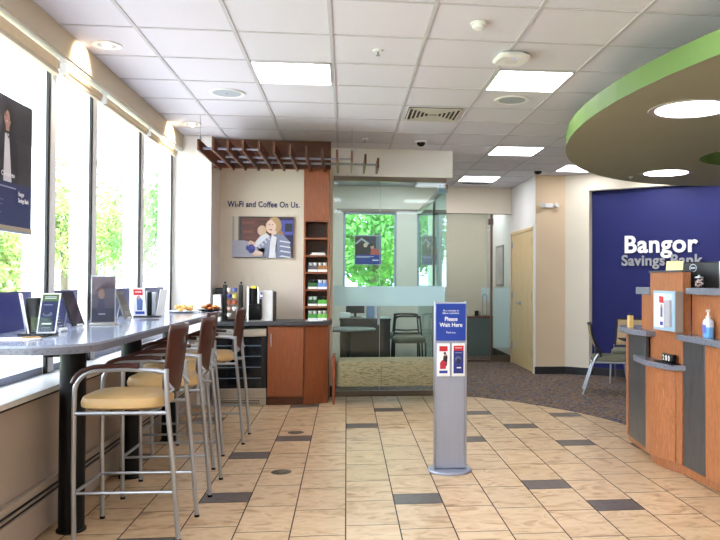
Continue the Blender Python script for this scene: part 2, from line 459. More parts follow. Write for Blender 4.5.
# ------------------------------------------------------------------ left windows
ym = [-1.5, -0.27, 1.0, 2.28, 3.55, 4.83, 5.62, 6.92, 8.16]
for k, y in enumerate(ym):
    w = MB(); w.box(-2.04, -1.915, y + .05, y + 0.17, 0.79, 2.96)
    t = struct('trim_%d' % (k + 10), w, m_mull)
    MB().box(-1.915, -1.900, y + .05, y + 0.085, 0.79, 2.96).build('gasket', m_gasket, t)
    MB().box(-1.915, -1.895, y + 0.085, y + 0.17, 0.79, 2.96).build('cover_cap', m_mull, t)
for k in range(len(ym) - 1):
    y0, y1 = ym[k] + 0.17, min(ym[k + 1] + .05, 8.2)
    w = MB(); w.box(-2.02, -1.92, y0, y1, 0.79, 0.835); w.box(-2.02, -1.94, y0, y1, 2.92, 2.96)
    win = struct('window_%d' % (k + 1), w, m_alu)
    MB().box(-1.985, -1.975, y0, y1, 0.835, 2.92).build('pane', g_ext, win)
films = [(4, 'nearest window pane, at the left edge'), (5, 'narrow second pane'), (6, 'third pane behind the picture frames'), (7, 'last pane before the white pier')]
for k, (j, t) in enumerate(films):
    y0, y1 = ym[j] + 0.14, ym[j + 1] - 0.02
    if j == 4: y0 = 3.72
    z0, z1 = 0.98, 1.315
    loc = (-1.965, (y0 + y1) / 2, z0)
    q = thing('window_graphic', 'blue graphic strip low on the ' + t, 'window graphic', loc, 0, 'blue graphics on the windows')
    MB().box(-1.968, -1.962, y0, y1, z0, z1).build('film', m_film, q, off=loc)
    sh = [((46, 54, 128), rc(0, 0, 1, 1)), ((150, 152, 190), [(.12, .1), (.2, .1), (.3, .62), (.22, .7), (.14, .66)]),
          ((150, 120, 160), ell(.48, .5, .14, .2)), ((88, 96, 170), [(.62, 0), (.72, 0), (.92, .6), (.84, .66)]), ((34, 40, 104), rc(0, .86, 1, 1))]
    picture('printed_scene', (-1.9605, y1, z0), (0, -1, 0), (0, 0, 1), y1 - y0, z1 - z0, sh, q, off=loc)
# roller blinds
blinds = [(3.6, 4.86, .1, 'wide roller blind nearest the camera, hanging lowest over the windows'), (5.0, 5.68, .055, 'short rolled blind over the narrow second window'),
          (5.80, 6.96, .055, 'rolled cream blind over the third window'), (7.06, 8.12, .055, 'rolled cream blind closest to the white pier')]
for y0, y1, dr, lb in blinds:
    loc = (-1.85, (y0 + y1) / 2, 2.8)
    q = thing('roller_blind', lb, 'blind', loc, 0, 'roller blinds above the windows')
    if dr > .08:
        MB().box(-1.868, -1.832, y0, y1, 2.722, 2.795).build('fabric', m_shade, q, 0.008, off=loc)
        MB().box(-1.872, -1.828, y0, y1, 2.695, 2.722).build('bottom_bar', m_soffit, q, 0.005, off=loc)
    else:
        MB().cyl((-1.85, y0, 2.768), (-1.85, y1, 2.768), 0.026, 14).build('fabric', m_shade, q, off=loc)
        MB().box(-1.862, -1.838, y0, y1, 2.722, 2.745).build('bottom_bar', m_soffit, q, 0.004, off=loc)
    for yy in (y0 - 0.02, y1 + 0.005):
        MB().box(-1.872, -1.828, yy, yy + 0.015, 2.735, 2.808).build('bracket', m_white, q, off=loc)

# baseboard heater
loc = (-1.63, 3.2, 0)
q = thing('baseboard_heater', 'long beige baseboard heater running under the windows', 'heater', loc)
MB().box(-1.658, -1.628, -1.6, 8.27, 0.245, 0.285).box(-1.655, -1.628, -1.6, 8.27, 0.02, 0.195).build('cover', m_heat, q, 0.004, off=loc)
MB().box(-1.656, -1.64, -1.6, 8.27, 0.195, 0.245).build('grille_slot', m_black, q, off=loc)
MB().box(-1.64, -1.628, -1.6, 8.27, 0.216, 0.225).build('louver', m_heat, q, off=loc)
loc = (-1.655, 5.4, 0.45)
q = thing('wall_outlet', 'small beige power outlet on the wall below the window counter', 'outlet', loc)
MB().box(-1.66, -1.653, 5.365, 5.435, 0.42, 0.53).build('cover_plate', mat('almond_plastic', (196, 190, 150), 0.5), q, 0.002, off=loc)
MB().box(-1.653, -1.651, 5.385, 5.415, 0.44, 0.465).build('socket', m_blackp, q, off=loc); MB().box(-1.653, -1.651, 5.385, 5.415, 0.485, 0.51).build('socket', m_blackp, q, off=loc)

# ------------------------------------------------------------------ front office glass
q = MB().box(-0.16, 1.215, 8.87, 8.93, 2.60, 2.655).box(-0.155, 1.21, 8.875, 8.925, 0.0, 0.06)
og = struct('window_20', q, m_bronze, bevel=0.003)
MB().box(-0.155, 1.2, 8.894, 8.906, 0.06, 2.60).build('pane', g_off, og)
MB().box(-0.15, 1.195, 8.886, 8.890, 1.086, 1.325).build('frosted_band', m_frost, og)
MB().box(0.40, 0.406, 8.892, 8.909, 0.06, 2.6).build('pane_joint', mat('glass_joint', (150, 180, 176), 0.3), og)
MB().cyl((0.385, 8.85, 0.86), (0.385, 8.85, 1.08), 0.013, 12).cyl((0.385, 8.85, 0.9), (0.385, 8.893, 0.9), 0.008).cyl((0.385, 8.85, 1.05), (0.385, 8.893, 1.05), 0.008).build('door_pull', m_alu, og)
q = MB().box(1.19, 1.24, 8.93, 12.34, 2.53, 2.58).box(1.2, 1.23, 8.93, 12.34, 0.004, 0.05)
og2 = struct('window_21', q, m_bronze)
MB().box(1.209, 1.221, 8.93, 12.34, 0.05, 2.53).build('pane', g_off, og2)
MB().box(1.205, 1.208, 8.95, 12.3, 1.086, 1.325).build('frosted_band', m_frost, og2)
MB().box(1.198, 1.232, 10.15, 10.19, 0.05, 2.53).build('door_stile', m_bronze, og2)
MB().box(1.12, 1.24, 8.95, 9.02, 2.48, 2.58).build('closer_box', m_alu, og2)
# window panes in the office's outside wall
for k, (x0, x1) in enumerate(((-0.06, 0.84), (1.19, 1.56))):
    q = MB()
    q.box(x0, x0 + 0.04, Y2 + 0.03, Y2 + 0.09, 0.98, 2.55); q.box(x1 - 0.04, x1, Y2 + 0.03, Y2 + 0.09, 0.98, 2.55)
    q.box(x0, x1, Y2 + 0.03, Y2 + 0.09, 2.51, 2.55); q.box(x0, x1, Y2 + 0.03, Y2 + 0.09, 0.98, 1.02)
    w = struct('window_%d' % (22 + k), q, m_alu)
    MB().box(x0 + 0.04, x1 - 0.04, Y2 + 0.055, Y2 + 0.062, 1.02, 2.51).build('pane', g_ext, w)
# dark rail across the office header
q = MB().box(-0.17, 1.68, Y2 - 0.02, Y2, 2.545, 2.60); struct('trim_4', q, m_bronze)
# corridor glass front
q = MB().box(1.68, 2.81, Y2 + 0.02, Y2 + 0.08, 2.545, 2.62).box(1.68, 2.48, Y2 + 0.03, Y2 + 0.07, 0.004, 0.05)
cg = struct('window_24', q, m_bronze)
MB().box(1.68, 2.45, Y2 + 0.044, Y2 + 0.056, 0.05, 2.545).build('pane', g_cor, cg)
MB().box(2.30, 2.45, Y2 + 0.036, Y2 + 0.040, 1.05, 1.28).build('frosted_band', m_frost, cg)
q = MB().box(2.46, 2.495, Y2 + 0.02, Y2 + 0.07, 0.01, 2.54)
dg_ = struct('door_1', q, m_bronze)
MB().box(2.495, 2.80, Y2 + 0.04, Y2 + 0.052, 0.12, 2.54).build('pane', g_cor, dg_)
MB().box(2.51, 2.80, Y2 + 0.034, Y2 + 0.038, 0.25, 1.28).build('frosted_band', m_frost, dg_)
MB().box(2.495, 2.80, Y2 + 0.03, Y2 + 0.06, 0.01, 0.12).build('bottom_rail', m_bronze, dg_)
MB().box(2.42, 2.50, Y2 - 0.01, Y2 + 0.08, 2.36, 2.46).build('pivot_clamp', m_bronze, dg_)

# birch double doors
q = MB().box(2.80, 2.83, 10.84, 10.875, 0, 2.22).box(2.80, 2.83, 12.30, 12.335, 0, 2.22).box(2.80, 2.83, 10.84, 12.335, 2.175, 2.22)
d2 = struct('door_2', q, m_birch)
for a, b in ((10.88, 11.588), (11.594, 12.297)):
    MB().box(2.815, 2.855, a, b, 0.012, 2.172).build('leaf_panel', m_birch, d2, 0.002)
for z in (0.25, 1.1, 1.95):
    MB().box(2.803, 2.815, 10.885, 10.93, z, z + 0.12).build('hinge', m_alu, d2)
    MB().box(2.803, 2.815, 12.25, 12.29, z, z + 0.12).build('hinge', m_alu, d2)
MB().cyl((2.815, 11.66, 1.04), (2.785, 11.66, 1.04), 0.028, 16).tube([(2.785, 11.66, 1.04), (2.765, 11.66, 1.04), (2.765, 11.77, 1.04)], 0.010).build('lever_handle', m_alu, d2)

# ------------------------------------------------------------------ light panels
def light_panel(i, j, label):
    x0, x1 = gx[i] + 0.014, gx[i + 1] - 0.014; y0, y1 = 4.166 + j * UY + 0.012, 4.166 + (j + 1) * UY - 0.012
    loc = ((x0 + x1) / 2, (y0 + y1) / 2, HC)
    q = thing('ceiling_light', label, 'ceiling light', loc, 0, 'square light panels in the tiled ceiling')
    MB().box(x0, x1, y0, y0 + .012, HC - 0.006, HC + .003).box(x0, x1, y1 - .012, y1, HC - 0.006, HC + .003).box(x0, x0 + .012, y0, y1, HC - 0.006, HC + .003).box(x1 - .012, x1, y0, y1, HC - 0.006, HC + .003).build('frame', m_tbar, q, off=loc)
    MB().box(x0 + .012, x1 - .012, y0 + .012, y1 - .012, HC - 0.005, HC + .002).build('diffuser', e_panel, q, off=loc)
light_panel(1, 2, 'square lit ceiling panel left of centre, in front of the coffee alcove')
light_panel(4, 2, 'square lit ceiling panel beside the flat white wireless access point')
light_panel(5, 7, 'lit ceiling panel further back, between two ceiling tiles before the corridor')
light_panel(5, 11, 'farthest lit ceiling panel, over the corridor beside a slim air slot')
light_panel(7, 9, 'lit ceiling panel mostly hidden behind the green-edged canopy')
for i, j in ((1, -6), (4, -2), (4, -6), (7, -2), (7, -6), (1, -2)):
    x0, x1 = gx[i] + 0.014, gx[i + 1] - 0.014; y0, y1 = 4.166 + j * UY + 0.012, 4.166 + (j + 1) * UY - 0.012
    loc = ((x0 + x1) / 2, (y0 + y1) / 2, HC)
    o = single(MB().box(x0, x1, y0, y1, HC - 0.005, HC + .002), 'ceiling_light', e_panel, 'square lit ceiling panel behind the viewpoint', 'ceiling light', loc, 'ceiling panels behind the camera')

for x, y, lb in ((0.0, 10.2, 'unseen ceiling panel added to light the glass office, left'), (.8, 11.3, 'unseen ceiling panel added to light the glass office, right'), (2.3, 13.4, 'square lit ceiling panel in the room behind the corridor glass')):  # office panels are out of view, added to light the dark office
    single(MB().box(x - .29, x + .29, y - .29, y + .29, HC - .005, HC + .004), 'ceiling_light', e_panel if x > 2 else e_panel2, lb, 'ceiling light', (x, y, HC), 'ceiling panels in the glazed rooms')
# recessed adjustable lamps near the windows
for x, y, lb in ((-1.634, 5.16, 'near warm recessed ceiling lamp beside the window soffit'), (-1.585, 7.684, 'far warm recessed ceiling lamp close to the wooden slat canopy')):
    loc = (x, y, HC)
    q = thing('recessed_lamp', lb, 'ceiling lamp', loc, 0, 'warm recessed lamps by the windows')
    MB().lathe([(0.062, -0.004), (0.095, -0.006), (0.098, 0.003), (0.060, 0.003)], (0, 0, 0), 28, cap=False).build('trim_ring', m_white, q)
    MB().lathe([(0.001, -0.003), (0.062, -0.003), (0.062, 0.002)], (0, 0, 0), 24).build('reflector', m_alu, q)
    MB().ball((0.0, 0, -0.010), 0.028, 14, (1, 1, .6)).build('bulb', e_spot, q)
    l = bpy.data.lights.new('lamp_beam', 'SPOT'); l.energy = 15; l.color = (1, .84, .62); l.spot_size = math.radians(100); l.spot_blend = .5; l.shadow_soft_size = .03
    lo = bpy.data.objects.new('lamp_beam', l); C.objects.link(lo); lo.location = (0, 0, -0.05); lo.rotation_euler = (0, math.radians(62), 0); lo.parent = q

# speakers, detectors and so on
def speaker(x, y, lb):
    q = thing('ceiling_speaker', lb, 'speaker', (x, y, HC), 0, 'round speakers in the ceiling')
    MB().lathe([(0.118, -0.004), (0.150, -0.008), (0.156, 0.002), (0.112, 0.003)], (0, 0, 0), 32, False).build('rim', m_white, q)
    MB().lathe([(0.001, -0.005), (0.06, -0.005), (0.118, -0.004), (0.118, 0.003)], (0, 0, 0), 32).build('grille', mat('speaker_grille', (176, 184, 196), 0.7, bump=(500, .4)), q)
    MB().ball((0, 0, -0.006), 0.005, 8).build('center_screw', m_blackp, q)
speaker(-1.025, 6.37, 'round ceiling speaker on the left, before the coffee alcove')
speaker(1.443, 6.316, 'round ceiling speaker right behind the bright panel near the canopy')
q = thing('smoke_detector', 'small round white smoke detector near the top of the ceiling', 'smoke detector', (.808, 4.449, HC))
MB().lathe([(0.055, 0.0), (0.055, -0.012), (0.046, -0.016)], (0, 0, 0), 26).build('base', m_white, q)
MB().lathe([(0.044, -0.016), (0.040, -0.032), (0.025, -0.040)], (0, 0, 0), 26).build('sensor_cap', m_white, q)
q = thing('wireless_access_point', 'flat white square wireless access point with a blue light', 'access point', (1.15, 5.06, HC), math.radians(6))
MB().loft([[(x, y, z) for x, y in superell(s, s, 32, 5)] for s, z in ((.092, 0.0), (.100, -.010), (.115, -.018), (.118, -.034), (.104, -.048))]).build('housing', m_white, q)
MB().lathe([(0.001, -.0485), (0.05, -.0485), (0.05, -.0475)], (0, 0, 0), 24).build('cover_disc', mat('off_white_disc', (226, 224, 226), .4), q)
MB().ball((0.0, -0.075, -0.046), 0.006, 8).build('status_light', e_led, q)
MB().box(-.06, .06, -.06, .06, -0.001, 0.0).build('mount_plate', m_black, q)
for x, y, lb in ((.209, 5.075, 'near white fire sprinkler head in the middle of the ceiling'), (.199, 8.259, 'far fire sprinkler head above the office glass'), (3.057, 9.9, 'fire sprinkler near the angled wall by the canopy')):
    q = thing('fire_sprinkler', lb, 'sprinkler', (x, y, HC), 0, 'sprinkler heads in the ceiling')
    MB().lathe([(0.001, -0.003), (0.036, -0.006), (0.038, 0.012)], (0, 0, 0), 20).build('escutcheon', m_white, q)
    MB().cyl((0, 0, -0.004), (0, 0, -0.03), 0.007).lathe([(0.001, -.034), (.016, -.034), (.016, -.031), (.001, -.031)], (0, 0, 0), 14).build('nozzle', m_alu, q)
for x, y, lb, s in ((.838, 8.297, 'black dome security camera behind the square air vent', 1.0), (2.726, 10.253, 'black dome security camera near the tan wall', 1.15)):
    q = thing('dome_camera', lb, 'security camera', (x, y, HC), 0, 'dome cameras on the ceiling')
    MB().lathe([(0.068 * s, 0.0), (0.068 * s, -0.012), (0.056 * s, -0.02)], (0, 0, 0), 26).build('mount_ring', m_white, q)
    MB().lathe([(0.05 * s, -0.018), (0.046 * s, -0.04), (0.028 * s, -0.058), (0.004, -0.065)], (0, 0, 0), 22).build('dome', m_blackg, q)
# square vent
x0, x1, y0, y1 = gx[3] + .055, gx[4] - .055, 6.634 + .055, 7.251 - .055
loc = ((x0 + x1) / 2, (y0 + y1) / 2, HC)
q = thing('air_vent', 'square slatted air vent in the ceiling in front of the office', 'vent', loc)
MB().box(x0, x1, y0, y1, HC - .002, HC + .002).build('back_plate', mat('vent_dark', (60, 56, 50), .8), q, off=loc)
mb = MB(); cx, cy = loc[0], loc[1]
for k in range(6):
    h = 0.245 - 0.039 * k; t = .010
    for sx in (-1, 1):
        mb.box(*sorted((cx + sx * h, cx + sx * (h - t))), cy - h, cy + h, HC - .014, HC - .002)
        mb.box(cx - h, cx + h, *sorted((cy + sx * h, cy + sx * (h - t))), HC - .014, HC - .002)
mb.build('louvers', mat('vent_white', (214, 206, 196), .5), q, off=loc)
loc = (2.07, 11.78, HC)
q = thing('slot_diffuser', 'slim grey air slot in the ceiling behind the farthest light panel', 'vent', loc)
MB().box(1.86, 2.30, 11.70, 11.86, HC - .006, HC + .002).build('frame', m_tbar, q, off=loc)
mb = MB()
for k in range(3): mb.box(1.875, 2.285, 11.715 + .047 * k, 11.745 + .047 * k, HC - .0075, HC - .006)
mb.build('slots', mat('slot_grey', (90, 88, 86), .7), q, off=loc)

# ------------------------------------------------------------------ canopy with green edge
cxm, cym, ca, cbx = 4.40, 5.05, 2.62, 3.74
def epoly(a, b, n=72): return [(cxm + a * cos(2 * PI * i / n), cym + b * sin(2 * PI * i / n)) for i in range(n)]
bm = bmesh.new()
hole = [(3.97 + .58 * cos(2 * PI * i / 32), 6.62 + .58 * sin(2 * PI * i / 32)) for i in range(32)]
def ringedges(pts, z):
    vs = [bm.verts.new((x, y, z)) for x, y in pts]
    return vs, [bm.edges.new((vs[i], vs[(i + 1) % len(vs)])) for i in range(len(vs))]
vo, eo = ringedges(epoly(ca, cbx), 2.6); vh, eh = ringedges(hole, 2.6)
bmesh.ops.triangle_fill(bm, use_beauty=True, use_dissolve=False, edges=eo + eh)
vo2, eo2 = ringedges(epoly(ca, cbx), 2.735); vh2, eh2 = ringedges(hole, 2.735)
bmesh.ops.triangle_fill(bm, use_beauty=True, use_dissolve=False, edges=eo2 + eh2)
for f in bm.faces:
    f.material_index = 0
for va, vb in ((vo, vo2), (vh, vh2)):
    for i in range(len(va)):
        j = (i + 1) % len(va); f = bm.faces.new((va[i], va[j], vb[j], vb[i])); f.material_index = 1
bmesh.ops.recalc_face_normals(bm, faces=bm.faces)
canopy = thing('ceiling_canopy', 'large oval suspended ceiling canopy with a green edge over the teller desk', 'ceiling canopy', (cxm, cym, 2.6))
bmesh.ops.translate(bm, vec=(-cxm, -cym, -2.6), verts=bm.verts)
me = bpy.data.meshes.new('canopy_shell'); bm.to_mesh(me); bm.free()
me.materials.append(m_olive); me.materials.append(m_green)
ob = bpy.data.objects.new('canopy_shell', me); C.objects.link(ob); ob.parent = canopy
mb = MB()
for a in range(8):
    t = 2 * PI * (a + .5) / 8
    mb.cyl((1.9 * cos(t), 2.8 * sin(t), .13), (1.9 * cos(t), 2.8 * sin(t), .40), 0.01)
mb.build('hanger_rods', m_alu, canopy)
for x, y, lb in ((2.40, 4.88, 'large round lit lamp in the canopy nearest the camera'), (3.52, 7.78, 'round lit lamp at the far end of the canopy'), (4.3, 4.0, 'round lit lamp in the canopy, outside the picture')):
    q = thing('canopy_light', lb, 'ceiling lamp', (x, y, 2.6), 0, 'round lamps in the canopy')
    R = .25 if x < 3 else .235
    MB().lathe([(R, -0.003), (R + .045, -0.007), (R + .05, 0.0)], (0, 0, 0), 48, False).build('rim', mat('rim_grey', (170, 160, 150), .4), q)
    MB().lathe([(0.001, -0.004), (R, -0.004), (R, 0.0)], (0, 0, 0), 48).build('diffuser', e_can, q)
for x, y, lb in ((4.0, 9.35, 'left unseen lamp added to brighten the navy wall, hidden above the canopy'), (4.75, 8.75, 'right unseen lamp added to brighten the navy wall, hidden above the canopy')):  # out-of-view lamps added to brighten the navy wall and its lettering
    q = thing('added_wall_washer', lb, 'ceiling lamp', (x, y, HC), 0, 'lamps added to brighten the navy wall')
    MB().lathe([(.06, -.004), (.09, -.006), (.092, .003), (.058, .003)], (0, 0, 0), 26, False).build('trim_ring', m_white, q)
    MB().lathe([(.001, -.003), (.06, -.003), (.06, .002)], (0, 0, 0), 24).build('lens', e_warm, q)
    l = bpy.data.lights.new('added_wash_beam', 'SPOT'); l.energy = 30; l.color = (1, .97, .93); l.spot_size = math.radians(110); l.spot_blend = .8; l.shadow_soft_size = .12
    lo = bpy.data.objects.new('added_wash_beam', l); C.objects.link(lo); lo.location = (0, 0, -.06); lo.rotation_euler = (math.radians(40), 0, math.radians(-39)); lo.parent = q
q = thing('fire_sprinkler', 'tiny sprinkler head under the canopy by the far round lamp', 'sprinkler', (3.25, 8.12, 2.6), 0, 'sprinkler heads in the ceiling')
MB().lathe([(0.001, -0.003), (0.028, -0.005), (0.03, 0.012)], (0, 0, 0), 20).build('escutcheon', m_white, q)
MB().cyl((0, 0, -0.004), (0, 0, -0.03), 0.006).build('nozzle', m_alu, q)

# ------------------------------------------------------------------ lettering on the navy wall
def wp(s, z, d=-0.118): return A + U * s + N * d + Vector((0, 0, z))
loc = tuple(wp(1.4, 1.6))
q = thing('wall_sign', 'white and grey bank name lettering on the navy wall', 'sign', loc)
text_mesh('name_lettering', 'Bangor', wp(.875, 1.728), U, (0, 0, 1), 1.02, .33, m_wt, q, .02, .025, off=loc)
text_mesh('tagline_lettering', 'Savings Bank', wp(.83, 1.575), U, (0, 0, 1), 1.13, .205, m_gt, q, .025, .022, off=loc)

# emergency light on the tan wall
q = thing('emergency_light', 'twin-head emergency light mounted high on the tan wall', 'emergency light', (3.02, 10.75, 2.53))
MB().box(-.06, .06, -.04, 0.002, -.035, .035).build('housing', m_white, q, .01)
for s in (-1, 1):
    h = MB().lathe([(.02, -.03), (.038, .0), (.042, .03), (.03, .034)], (0, 0, 0), 18)
    bmesh.ops.rotate(h.bm, verts=h.bm.verts, matrix=Matrix.Rotation(math.radians(70), 3, 'X'))
    bmesh.ops.rotate(h.bm, verts=h.bm.verts, matrix=Matrix.Rotation(math.radians(25 * s), 3, 'Z'))
    bmesh.ops.translate(h.bm, verts=h.bm.verts, vec=(.10 * s, -.06, -.005))
    h.build('lamp_head', mat('lamp_head_grey', (214, 212, 208), .3, .3), q)

# ------------------------------------------------------------------ coffee alcove
YF = 8.27
def base_thing(name, label, cat, loc): return thing(name, label, cat, loc)
loc = (-1.175, 8.5, 0)
q = base_thing('wine_cooler', 'black glass-front drinks cooler with steel trim under the coffee counter', 'drinks cooler', loc)
MB().box(-1.475, -0.875, YF + .03, 8.84, 0.0, 0.885).build('body', m_black, q, .004, off=loc)
MB().box(-1.47, -1.44, YF, YF + .03, .20, .76).build('door_stile', m_blackp, q, off=loc); MB().box(-.93, -.88, YF, YF + .03, .20, .76).build('door_stile', m_blackp, q, off=loc)
MB().box(-1.44, -.93, YF + .006, YF + .02, .20, .76).build('glass_door', mat('cooler_glass', (24, 28, 34), .06, spec=.8), q, off=loc)
for z in (.30, .42, .54, .66):
    MB().box(-1.43, -.94, YF + .002, YF + .006, z, z + .012).build('shelf', mat('shelf_wire', (96, 112, 126), .4), q, off=loc)
MB().loft([[(x, YF + d, z) for x, d, z in ((-1.47, .03, .765), (-1.47, -.02, .775), (-1.47, -.02, .85), (-1.47, .03, .865))],
           [(x, YF + d, z) for x, d, z in ((-1.3, .03, .758), (-1.3, -.035, .768), (-1.3, -.035, .85), (-1.3, .03, .865))],
           [(x, YF + d, z) for x, d, z in ((-1.05, .03, .758), (-1.05, -.035, .768), (-1.05, -.035, .85), (-1.05, .03, .865))],
           [(x, YF + d, z) for x, d, z in ((-.88, .03, .765), (-.88, -.02, .775), (-.88, -.02, .85), (-.88, .03, .865))]]).build('handle_panel', m_steel, q, off=loc)
MB().box(-1.47, -.88, YF, YF + .03, .085, .19).build('lower_panel', m_steel, q, .003, off=loc)
MB().box(-1.47, -.88, YF + .002, YF + .03, .005, .078).build('vent_panel', m_steel, q, .003, off=loc)
mb = MB()
for k in range(3): mb.box(-1.40, -.95, YF - .001, YF + .002, .022 + .017 * k, .028 + .017 * k)
mb.build('vent_slots', m_black, q, off=loc)
loc = (-.66, 8.5, 0)
q = base_thing('base_cabinet', 'cherry wood base cabinet with one door beside the drinks cooler', 'cabinet', loc)
MB().box(-.87, -.47, YF + .02, 8.84, .09, .885).build('body', m_cherry, q, off=loc)
MB().box(-.87, -.47, YF + .04, 8.80, 0, .09).build('toe_kick', m_darkch, q, off=loc)
d = MB().box(-.866, -.474, YF, YF + .018, .10, .875).build('door', m_cherry, q, .003, off=loc)
MB().tube([(-.825, YF, .80), (-.825, YF - .025, .79), (-.825, YF - .03, .73), (-.825, YF - .025, .67), (-.825, YF, .66)], .006).build('handle', m_alu, d, off=loc)
loc = (-.33, 8.6, 0)
q = MB().prism([(-.465, 8.29), (-.20, 8.44), (-.20, 8.84), (-.465, 8.84)], 0.0, .885)
single(q, 'end_cabinet', m_cherry, 'angled cherry wood end panel cabinet at the right of the coffee counter', 'cabinet', loc, bevel=.003)
loc = (-.84, 8.55, .89)
single(MB().prism([(-1.49, 8.235), (-.47, 8.235), (-.165, 8.41), (-.165, 8.845), (-1.49, 8.845)], .888, .93), 'countertop', m_lamd, 'dark grey speckled countertop of the coffee station', 'countertop', loc, bevel=.003)

# tower of shelves
loc = (-.325, 8.65, .93)
q = thing('shelf_tower', 'tall narrow cherry shelf tower standing on the coffee counter', 'shelf unit', loc)
X0, X1, YA, YB = -.49, -.20, 8.47, 8.845
MB().box(X0, X0 + .02, YA, YB, .93, 2.66).box(X1 - .02, X1, YA, YB, .93, 2.66).build('side_panels', m_cherry, q, off=loc)
MB().box(X0 + .02, X1 - .02, YB - .012, YB, .93, 2.66).build('back_panel', m_darkch, q, off=loc)
MB().box(X0, X1, YA - .012, YA, 2.085, 2.66).build('upper_front_panel', m_cherry, q, .002, off=loc)
shz = [.93, 1.085, 1.28, 1.478, 1.672, 1.872, 2.077]
for z in shz[1:]:
    MB().box(X0 + .02, X1 - .02, YA, YB - .012, z - .009, z + .009).build('shelf', m_cherry, q, off=loc)
MB().ball((-.31, YB - .02, 1.98), .008, 8).build('hook', m_alu, q, off=loc)
# boxes of coffee pods on the shelves
def podbox(x, z, col, lab, podcol):
    loc = (x, 8.56, z)
    q = thing('pod_box', lab, 'box', loc, 0, 'boxes of coffee pods in the shelf tower')
    MB().box(-.052, .052, -.075, .075, .001, .075).build('carton', mat('carton_%d_%d_%d' % col, col, .6, noise=(40, .25)), q, .002)
    MB().box(-.053, .053, -.0765, -.074, .004, .030).build('white_label', m_paper, q)
    for dx in (-.026, .026):
        for dy in (-.045, 0.02):
            MB().lathe([(.018, 0.0), (.023, .03), (.024, .034)], (dx, dy, .0755), 12).build('pod', mat('pod_%d_%d_%d' % podcol, podcol, .4), q)
rows = [(shz[3] + .009, [(-.385, (90, 84, 92), 'grey pod box on the third open shelf, left side', (220, 222, 228)), (-.275, (170, 120, 70), 'brown pod box on the third open shelf, right side', (230, 226, 222))]),
        (shz[2] + .009, [(-.385, (60, 110, 60), 'dark green pod box on the fourth shelf beside the blue and red box', (30, 36, 34)), (-.275, (110, 150, 214), 'light blue and red pod box on the fourth shelf', (228, 228, 236))]),
        (shz[1] + .009, [(-.385, (40, 84, 44), 'dark green pod box on the fifth shelf, left side', (210, 226, 214)), (-.275, (96, 180, 70), 'bright green pod box on the fifth shelf, right side', (40, 48, 44))]),
        (shz[0] + .001, [(-.385, (72, 150, 60), 'green pod box resting on the countertop, left in the tower', (228, 230, 228)), (-.275, (120, 196, 80), 'bright green pod box resting on the countertop, right in the tower', (220, 222, 220))])]
for z, bs in rows:
    for x, c, lb, pc in bs: podbox(x, z, c, lb, pc)
single(MB().box(-.42, -.24, 8.50, 8.66, shz[4] + .010, shz[4] + .022).box(-.40, -.25, 8.505, 8.65, shz[4] + .022, shz[4] + .04), 'napkin_stack', m_paper, 'stack of white napkins on the second open shelf', 'napkins', (-.33, 8.58, shz[4] + .01), bevel=.003)
single(MB().box(-.46, -.26, 8.36, 8.45, .9305, .940), 'napkin_stack', m_paper, 'thin stack of white napkins in front of the shelf tower', 'napkins', (-.36, 8.4, .93), bevel=.002)

# wood slat canopy (pergola)
loc = (-.8, 8.4, 2.63)
q = thing('slat_canopy', 'suspended dark wood slat canopy with metal rods above the coffee alcove', 'slat canopy', loc)
MB().box(-1.49, -.185, 8.44, 8.465, 2.663, 2.985).build('back_board', m_darkch, q, off=loc)
MB().box(-1.49, -.185, 8.425, 8.44, 2.655, 2.672).build('bottom_edge', m_cherry, q, off=loc)
slats = [(-1.42, 7.17), (-1.278, 7.15), (-1.143, 7.18), (-.999, 7.16), (-.845, 7.15), (-.711, 7.23), (-.564, 7.32), (-.412, 7.41), (-.258, 7.55), (-.105, 7.57), (.05, 7.64), (.195, 7.80), (.34, 8.03)]
for x, y in slats:
    ye = 8.44 if x < -.19 else 8.52
    MB().box(x - .011, x + .011, y, ye, 2.632, 2.742).build('slat', m_darkch, q, .002, off=loc)
for (xa, xb, y) in ((-1.42, -.83, 7.36), (-1.32, .05, 7.84), (-1.42, .35, 8.16)):
    MB().cyl((xa, y, 2.685), (xb, y, 2.685), .012, 10).build('rod', m_alu, q, off=loc)
for x, y in ((-1.42, 7.27), (.05, 7.75)):
    MB().cyl((x, y, 2.742), (x, y, HC), .0025, 6).lathe([(.008, 2.742), (.010, 2.77), (.004, 2.79)], (x, y, 0), 10).build('hanging_wire', m_alu, q, off=loc)

